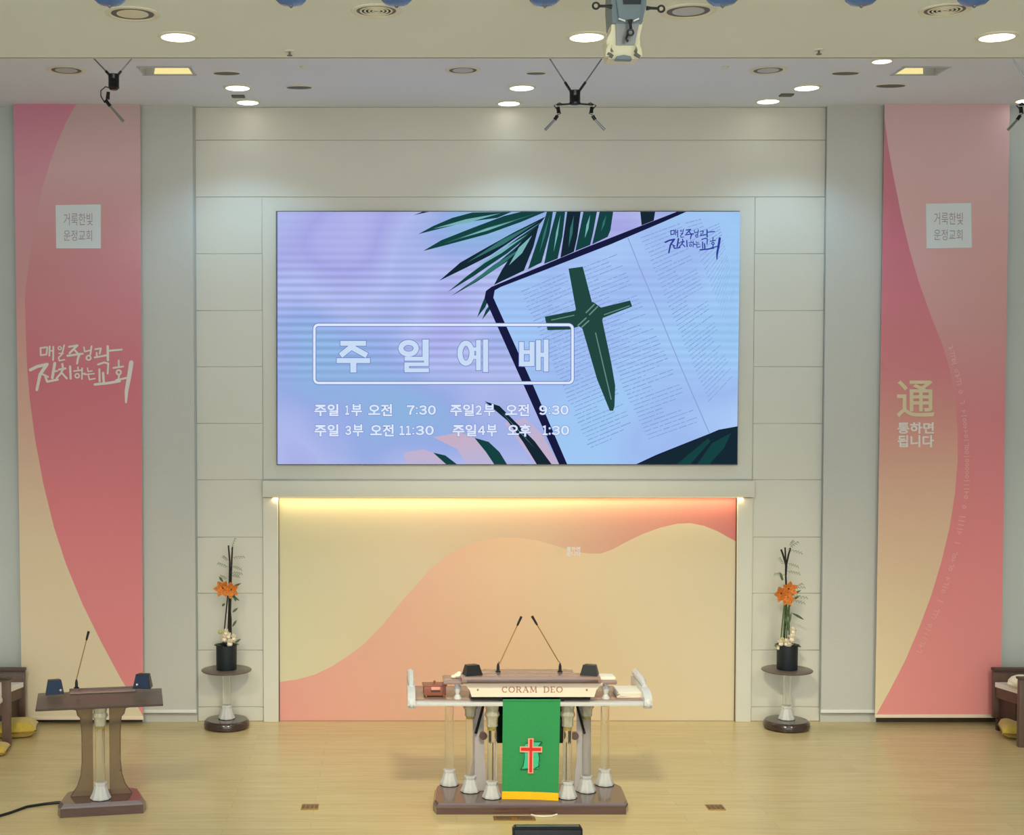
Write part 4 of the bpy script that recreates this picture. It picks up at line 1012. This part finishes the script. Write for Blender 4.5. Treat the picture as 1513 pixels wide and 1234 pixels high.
# black monitor at the bottom edge
c = PZ(809, 1283, 0)
t = thing('stage_monitor', 'black monitor at the stage edge cut by the bottom of the picture', 'monitor', c)
w = 0.52; hm = P(809, 1221.5, c.y).z
b = MB(); b.prism([(-w / 2, 0, .02), (w / 2, 0, .02), (w / 2, 0, hm - .02), (w / 2 - .015, 0, hm), (-w / 2 + .015, 0, hm), (-w / 2, 0, hm - .02)], (0, 1, 0), 0.05).build('back_shell', M['blackgloss'], t)
MB().box((0, -0.004, hm - 0.10), (w - 0.03, 0.008, 0.15), bevel=0.003).build('back_panel', M['black'], t)
MB().box((0, 0.02, hm - 0.002), (w - 0.05, 0.03, 0.006), bevel=0.002).build('top_edge', M['steel'], t)
MB().box((0, 0.02, 0.01), (0.3, 0.2, 0.02), bevel=0.006).build('foot', M['black'], t)

# ------------------------------------------------------------------ small lectern at the left
c = PZ(151, 1197, 0)
RZ = math.radians(11)
lec = thing('lectern', 'small lectern with smoked side panels and single glass column, left of stage', 'lectern', c, None, RZ)
SL = F / (c.y - CAM.y)                       # px per metre here
u = lambda v: v / SL
b = MB(); oct_ = [(-60, -17), (60, -17), (64, -8), (56, 22), (48, 26), (-48, 26), (-56, 22), (-64, -8)]
rings = []
for z, k in ((0, 1.0), (0.075, 1.0), (0.09, .96), (0.11, .92)):
    rings.append([b.bm.verts.new((u(x) * k, (y + 0) * 0.0095 * k, z)) for x, y in oct_])
for r0, r1 in zip(rings, rings[1:]):
    for i in range(8): b.bm.faces.new((r0[i], r0[(i + 1) % 8], r1[(i + 1) % 8], r1[i]))
b.bm.faces.new(rings[0][::-1]); b.bm.faces.new(rings[-1])
b.build('base', M['brown'], lec, smooth=False)
ZL = P(150, 1045, c.y).z
glass_column(lec, u(-2), -0.045, 0.11, ZL + 0.02, 0.98, capital=0.17)
for s in (-1, 1):
    pr = [(12, 1042), (44, 1040), (41, 1047), (36, 1048), (34, 1056), (30, 1060), (29, 1070), (28, 1085), (28, 1125), (30, 1145), (35, 1160), (45, 1176), (12, 1178)]
    pts = []
    for dx, y in pr:
        z = (P(150, y, c.y + 0.06).z); z = max(z, 0.112)
        if y <= 1042: z = ZL + 0.045
        pts.append(Vector((s * u(dx) + u(-1), 0.06, z)))
    MB().prism(pts, (0, 1, 0), 0.014).build('side_panel', M['smoke'], lec, smooth=False)
    MB().tube([pts[i] + Vector((0, .007, 0)) for i in range(1, len(pts) - 1)], 0.0045, n=6).build('panel_edge', M['brown'], lec)
# tilted top board
lw2 = u(184)
tilt = math.radians(-7)
top = MB().box((0, 0, 0), (lw2, 0.40, 0.018), rot=(tilt * -1, 0, 0), bevel=0.006).build('top_board', M['topsmoke'], lec, loc=(u(-2), 0.05, ZL + 0.055))
MB().box((0, -0.20, -0.024), (lw2, 0.012, 0.018), bevel=0.003).build('front_edge', M['pewdark'], top)
MB().box((u(4), 0.155, 0.036), (u(98), 0.07, 0.014), rot=(0.12, 0, 0), bevel=0.006).build('book_rest', M['brownlite'], top)
MB().box((u(4), 0.195, 0.045), (u(100), 0.01, 0.03), bevel=0.003).build('rest_lip', M['topsmoke'], top)
# engraved lettering on the base, its highlights put in as silver strokes (illegible in the photograph)
mk = MB(); rnd = random.Random(3)
for k in range(9):
    x = u(-30 + k * 7.5); r_ = 0.010 if k < 2 else 0.006
    pts = [Vector((x + r_ * math.cos(a * 1.3 + k) * 1.1, -0.135 - .004, 0.083 + r_ * math.sin(a * 1.3 + k) * 1.0)) for a in range(4)]
    mk.tube(pts, 0.0035 if k < 2 else 0.0018, n=5)
mk.build('inscription_glints', M['silver'], lec)
def on_lectern(px, py, Y): return P(px, py, Y)
for px, py, Y, rz, kb, lb in ((80, 1025, c.y - 0.0, 0.35, .3, 'blue-black wedge speaker on the left end of the small lectern'), (212, 1016, c.y + 0.12, -0.1, -.25, 'blue-black wedge speaker on the right end of the small lectern')):
    p = P(px, py, Y)
    wedge_speaker(p, 0.155, 0.12, 0.12, M['navy'], lb, rz, kb)
p = P(113, 1018, c.y + 0.10)
gooseneck((113, 1017), (114, 1000), (131, 933), 'gooseneck microphone on the small left lectern', c.y + 0.10)
b = MB(); b.tube([PZ(x, y, 0.012) for x, y in ((96, 1186), (84, 1186), (66, 1188), (40, 1192), (15, 1201), (-2, 1206), (-30, 1212))], 0.012)
tag(b.build('floor_cable', M['black']), 'black cable running from the small lectern to the left edge', 'cable')

# ------------------------------------------------------------------ flower stands
def flower_table(px, py, label):
    c = PZ(px, py, 0)
    c.y = min(c.y, -0.262)
    t = thing('pedestal_table', label, 'table', c, 'glass pedestal tables')
    ztop = P(px, 989, c.y).z
    MB().lathe([(0.205, 0), (0.235, 0.012), (0.24, 0.035), (0.235, 0.07), (0.215, 0.09), (0.12, 0.094)], n=48).build('base', M['darkbrown'], t)
    MB().lathe([(0.255, ztop - 0.016), (0.262, ztop - 0.01), (0.262, ztop - 0.004), (0.255, ztop)], n=56).build('table_top', M['topsmoke'], t)
    glass_column(t, 0, 0, 0.094, ztop - 0.018, 0.98, capital=False, name='glass_stem')
    return t, c, ztop
def arrangement(c, ztop, pxs, seed, label, side):
    """pot, twigs, orange lily, cream blooms and greens"""
    loc = Vector((c.x, c.y, ztop)); Y = c.y
    t = thing('flower_arrangement', label, 'flowers', loc)
    px0 = pxs
    q = lambda dx, y, dy=0.0: P(px0 + dx, y, Y + dy) - loc
    hp = q(0, 953).z
    MB().lathe([(0.104, 0), (0.106, 0.005), (0.108, hp), (0.102, hp), (0.1, hp - .02), (0.02, hp - .03)], n=36).build('pot', M['pot'], t)
    rnd = random.Random(seed)
    if side < 0:
        twigs = [[(1, 955), (3, 900), (3.5, 860), (4, 830), (2, 806)], [(3, 950), (5, 890), (6, 850), (7, 825), (8, 808)]]
        stems = [[(-6, 955), (-3, 920), (1, 880)], [(1, 950), (2, 915), (4, 880)], [(6, 955), (6, 915), (3, 882)]]
        lc = (0, 870)
        roses = [(-4, 945, .034), (4, 952, .04), (10, 944, .03), (-2, 936, .03), (2, 941, .03)]; green_r = (-10, 934, .026)
        wisps = [((6, 812), (12, 795)), ((7, 824), (26, 823)), ((6, 836), (22, 842)), ((5, 846), (23, 848)), ((2, 838), (-14, 832)), ((2, 828), (-6, 822)), ((6, 850), (18, 852)), ((0, 855), (-10, 851))]
        fol = [((8, 905), (16, 898)), ((8, 926), (14, 916)), ((6, 880), (19, 888)), ((10, 878), (13, 890)), ((8, 868), (20, 862)), ((-6, 860), (-12, 852)), ((-3, 892), (-8, 896)), ((12, 950), (20, 944)), ((-8, 955), (-19, 953))]
    else:
        twigs = [[(-4, 955), (0, 880), (-1, 850), (-1, 835), (-2, 809)], [(-1, 850), (0, 834), (3, 820), (6, 810)], [(-1, 834), (-5, 820), (-8, 812)]]
        stems = [[(-9, 955), (-6, 920), (-2, 880)], [(-5, 950), (-3, 915), (-1, 885)], [(0, 950), (1, 915), (0, 885)], [(4, 945), (4, 910), (4, 882)]]
        lc = (-2, 876)
        roses = [(-8, 952, .034), (0, 952, .036), (8, 945, .036), (10, 934, .034), (4, 956, .032), (-12, 958, .022)]; green_r = (-6, 944, .022)
        wisps = [((2, 812), (18, 800)), ((4, 806), (10, 799)), ((3, 812), (24, 818)), ((1, 832), (18, 838)), ((1, 844), (20, 848)), ((-2, 850), (-18, 848)), ((-3, 858), (-12, 846)), ((-4, 834), (-10, 824)), ((8, 870), (28, 868)), ((8, 880), (32, 884)), ((6, 886), (28, 892)), ((8, 872), (24, 862))]
        fol = [((6, 880), (22, 872)), ((4, 890), (20, 880)), ((2, 900), (10, 884)), ((0, 915), (6, 895)), ((2, 925), (8, 905)), ((8, 906), (28, 916)), ((-2, 918), (3, 900)), ((12, 953), (22, 956)), ((-8, 956), (-18, 954)), ((4, 935), (-1, 915)), ((-6, 858), (-9, 846))]
    for tw in twigs:
        MB().tube([q(dx, y, 0.01) for dx, y in tw], [0.011, 0.010, 0.0095, 0.009, 0.008][:len(tw)], n=7).build('twig', M['stem'], t)
    for tw in stems:
        MB().tube([q(dx, y, -0.01) for dx, y in tw], 0.007, n=6).build('stem', M['leafgreen' if side > 0 else 'stem'], t)
    # lily: two open blooms of six petals
    for k, (dx, dy, sc) in enumerate(((-6, -1, 1.0), (6, 1, .95)) if side < 0 else ((-6, 1, 1.0), (5, -6, .95), (2, 8, .85))):
        ctr = q(lc[0] + dx, lc[1] + dy, -0.03 - 0.01 * k)
        lh_ = MB(); lh_.sphere(ctr, 0.012, seg=8)
        ly = lh_.build('lily', M['lilydark'], t)
        for j in range(6):
            a = j * math.pi / 3 + k * 0.5
            d = Vector((math.cos(a), -0.45, math.sin(a)))
            MB().leaf(ctr, d, 0.115 * sc, 0.06 * sc, up=(0, -1, 0), curl=-0.25, n=5).build('petal', M['lily'], ly)
    for dx, y, r in roses:
        r *= 1.4; ctr = q(dx, y, -0.03 + rnd.uniform(-.03, .02))
        b = MB(); b.sphere(ctr, r * 0.55, seg=10)
        for j in range(9):
            a = j * 2.4; el = 0.2 + 0.1 * j
            d = Vector((math.cos(a) * math.cos(el), math.sin(a) * math.cos(el) - .2, math.sin(el)))
            b.leaf(ctr - d * r * 0.2, d, r * 1.35, r * 1.1, curl=-0.35, n=3)
        b.build('cream_bloom', M['rose'], t)
    b = MB(); b.sphere(q(green_r[0], green_r[1], -0.03), green_r[2], (1, 1, .8), 10).build('bud', M['rosegreen'], t)
    for (a, e) in wisps:
        p0, p1 = q(*a, dy=rnd.uniform(-.04, .04)), q(*e, dy=rnd.uniform(-.08, .05))
        b = MB(); b.tube([p0, (p0 + p1) / 2 + Vector((0, 0, .006)), p1], 0.0022, n=4)
        d = (p1 - p0)
        for j in range(9):
            f = 0.15 + 0.85 * j / 9; s_ = 1 if j % 2 else -1
            b.leaf(p0 + d * f, d.normalized() + Vector((0, 0, s_ * .9)), 0.026, 0.007, up=(0, -1, 0), curl=.1, n=2)
        b.build('fern_sprig', M['fern'], t)
    for (a, e) in fol:
        p0, p1 = q(*a, dy=-0.02), q(*e, dy=rnd.uniform(-.06, .02))
        MB().leaf(p0, p1 - p0, (p1 - p0).length, 0.026, up=(0, -1, .3), curl=.15, n=5).build('leaf', M['leafgreen'], t)
    # leaf collar at the pot's rim
    b = MB()
    for j in range(14):
        a = j * 2 * math.pi / 14; b.leaf((math.cos(a) * .06, math.sin(a) * .06, hp - .01), (math.cos(a), math.sin(a), .35), 0.075, 0.04, curl=.2, n=3)
    b.build('leaf_collar', M['stem'], t)
    return t
tL, cL, zL = flower_table(335.5, 1074, 'round smoked table on a glass pedestal, left of the printed board')
tR, cR, zR = flower_table(1162, 1076, 'round smoked table on a glass pedestal, right of the printed board')
arrangement(cL, zL, 335.5, 4, 'tall arrangement of orange lily and cream blooms on the left pedestal table', -1)
arrangement(cR, zR, 1162, 9, 'tall arrangement of orange lily and green fern on the right pedestal table', 1)

# ------------------------------------------------------------------ side pews
def pew(side):
    s = side
    if s < 0:
        x_in = P(31, 1010, -0.45).x; lab = 'dark wooden pew with white seat cover at the left edge'
    else:
        x_in = P(1477, 1010, -0.45).x; lab = 'dark wooden pew with white seat cover at the right edge'
    O_ = Vector((x_in + s * 0.5, -0.9, 0))
    t = thing('side_pew', lab, 'pew', O_, 'side pews')
    zr = P(20, 990, -0.3).z; zs = 0.40
    # back rest along the wall, seat, end panel
    MB().box((0, 0.62, 0.36), (1.0, 0.05, 0.50), bevel=0.01).build('back_rest', M['pewwood'], t)
    MB().box((0, 0.60, 0.62), (1.02, 0.09, 0.035), bevel=0.01).build('top_rail', M['pewdark'], t)
    b = MB(); x0, x1 = -s * 0.49, s * 0.49
    b.prism([(x0, 0.58, 0.44), (x1, 0.58, 0.44), (x1, -0.15, 0.44), (x0 + s * 0.17, -0.02, 0.44)], (0, 0, 1), 0.05)
    b.build('seat_cover', M['cushion'], t, smooth=False)
    MB().prism([(x0 + s * .01, 0.57, 0.33), (x1, 0.57, 0.33), (x1, -0.13, 0.33), (x0 + s * 0.17, 0.0, 0.33)], (0, 0, 1), 0.11).build('seat_frame', M['pewwood'], t, smooth=False)
    MB().prism([(x0 + s * .05, 0.57, 0.12), (x1, 0.57, 0.12), (x1, 0.2, 0.12), (x0 + s * .09, 0.3, 0.12)], (0, 0, 1), 0.21).build('under_panel', M['pewdark'], t, smooth=False)
    MB().box((x0 + s * 0.02, 0.52, 0.06), (0.05, 0.05, 0.12)).build('leg', M['pewdark'], t, smooth=False)
    return t, O_
pewL, OL = pew(-1)
pewR, OR = pew(1)
# end panels (arm ends) nearer the camera
for s, (x0, x1), t, O_ in ((-1, (3, 15.5), pewL, OL), (1, (1505, 1535), pewR, OR)):
    Ya = -1.05
    a = P(x0, 1003, Ya) - O_; b_ = P(x1, 1003, Ya) - O_
    hgt = P(10, 1004, Ya).z
    MB().box(((a.x + b_.x) / 2, (Ya - O_.y), hgt / 2), (b_.x - a.x, 0.06, hgt), bevel=0.01).build('end_panel', M['pewwood'], t)
    MB().box(((a.x + b_.x) / 2, (Ya - O_.y), hgt + 0.012), (b_.x - a.x + 0.02, 0.09, 0.025), bevel=0.008).build('arm_rest', M['pewdark'], t)
    MB().box((((a.x + b_.x) / 2) + s * 0.25, Ya - O_.y + 0.0, 0.38), (0.5, 0.05, 0.12), bevel=0.01).build('front_rail', M['pewwood'], t)
    MB().box((((a.x + b_.x) / 2) + s * 0.27, Ya - O_.y + 0.02, 0.475), (0.48, 0.4, 0.05), bevel=0.015).build('seat_cushion', M['cushion'], t)
# yellow floor cushions
def floor_cushion(px, py, w, d, h, label, rz=0.0):
    c = PZ(px, py, 0)
    b = MB(); n = 12; grid = {}
    for sgn in (1, -1):
        for i in range(n + 1):
            for j in range(n + 1):
                if sgn < 0 and (i in (0, n) or j in (0, n)): grid[(i, j, -1)] = grid[(i, j, 1)]; continue
                uu, vv = i / n * 2 - 1, j / n * 2 - 1
                k = (1 - uu ** 4) * (1 - vv ** 4)
                pin = 1 - 0.06 * (1 - uu * uu) - 0.06 * (1 - vv * vv)
                grid[(i, j, sgn)] = b.bm.verts.new((uu * w / 2 * pin, vv * d / 2 * pin, h / 2 + sgn * h / 2 * k ** .5))
        for i in range(n):
            for j in range(n):
                vs = [grid[(i, j, sgn)], grid[(i + 1, j, sgn)], grid[(i + 1, j + 1, sgn)], grid[(i, j + 1, sgn)]]
                b.bm.faces.new(vs)
    t = thing('floor_cushion', label, 'cushion', c, None, rz)
    b.build('cushion_pad', M['cushyellow'], t)
    pts = [(-w / 2 * .99, -d / 2 * .99, h * .45), (0, -d / 2 * .93, h * .4), (w / 2 * .99, -d / 2 * .99, h * .45), (w / 2 * .93, 0, h * .4), (w / 2 * .99, d / 2 * .99, h * .45), (0, d / 2 * .93, h * .4), (-w / 2 * .99, d / 2 * .99, h * .45), (-w / 2 * .93, 0, h * .4), (-w / 2 * .99, -d / 2 * .99, h * .45)]
    MB().tube(pts, 0.008, n=6).build('piping', M['gold'], t)
floor_cushion(24, 1087, 0.42, 0.40, 0.17, 'yellow velvet cushion on the floor beside the left pew', 0.2)
floor_cushion(-4, 1114, 0.20, 0.30, 0.10, 'yellow cushion corner at the left picture edge in front of the pew', 0.1)
floor_cushion(1500, 1087, 0.30, 0.5, 0.15, 'yellow velvet cushion on the floor under the right pew', -0.3)
# white bag with dark strap on the right pew
c = P(1506, 1003, -0.62)
c.z = 0.49
t = thing('white_bag', 'white bag with dark blue strap lying on the right pew seat', 'bag', Vector((c.x + 0.03, -0.62, 0.49)))
b = MB(); b.sphere((0, 0, 0.07), 0.11, (1.3, .9, .66), 14).sphere((-0.07, 0, 0.05), 0.07, (1.2, .9, .6), 12).build('bag_body', M['paper'], t)
MB().tube([(0.05, -.1, 0.02), (0.045, -.11, 0.08), (0.06, -.07, 0.135), (0.09, -.02, 0.15)], 0.012).build('strap', M['navy'], t)

bpy.context.view_layer.update()
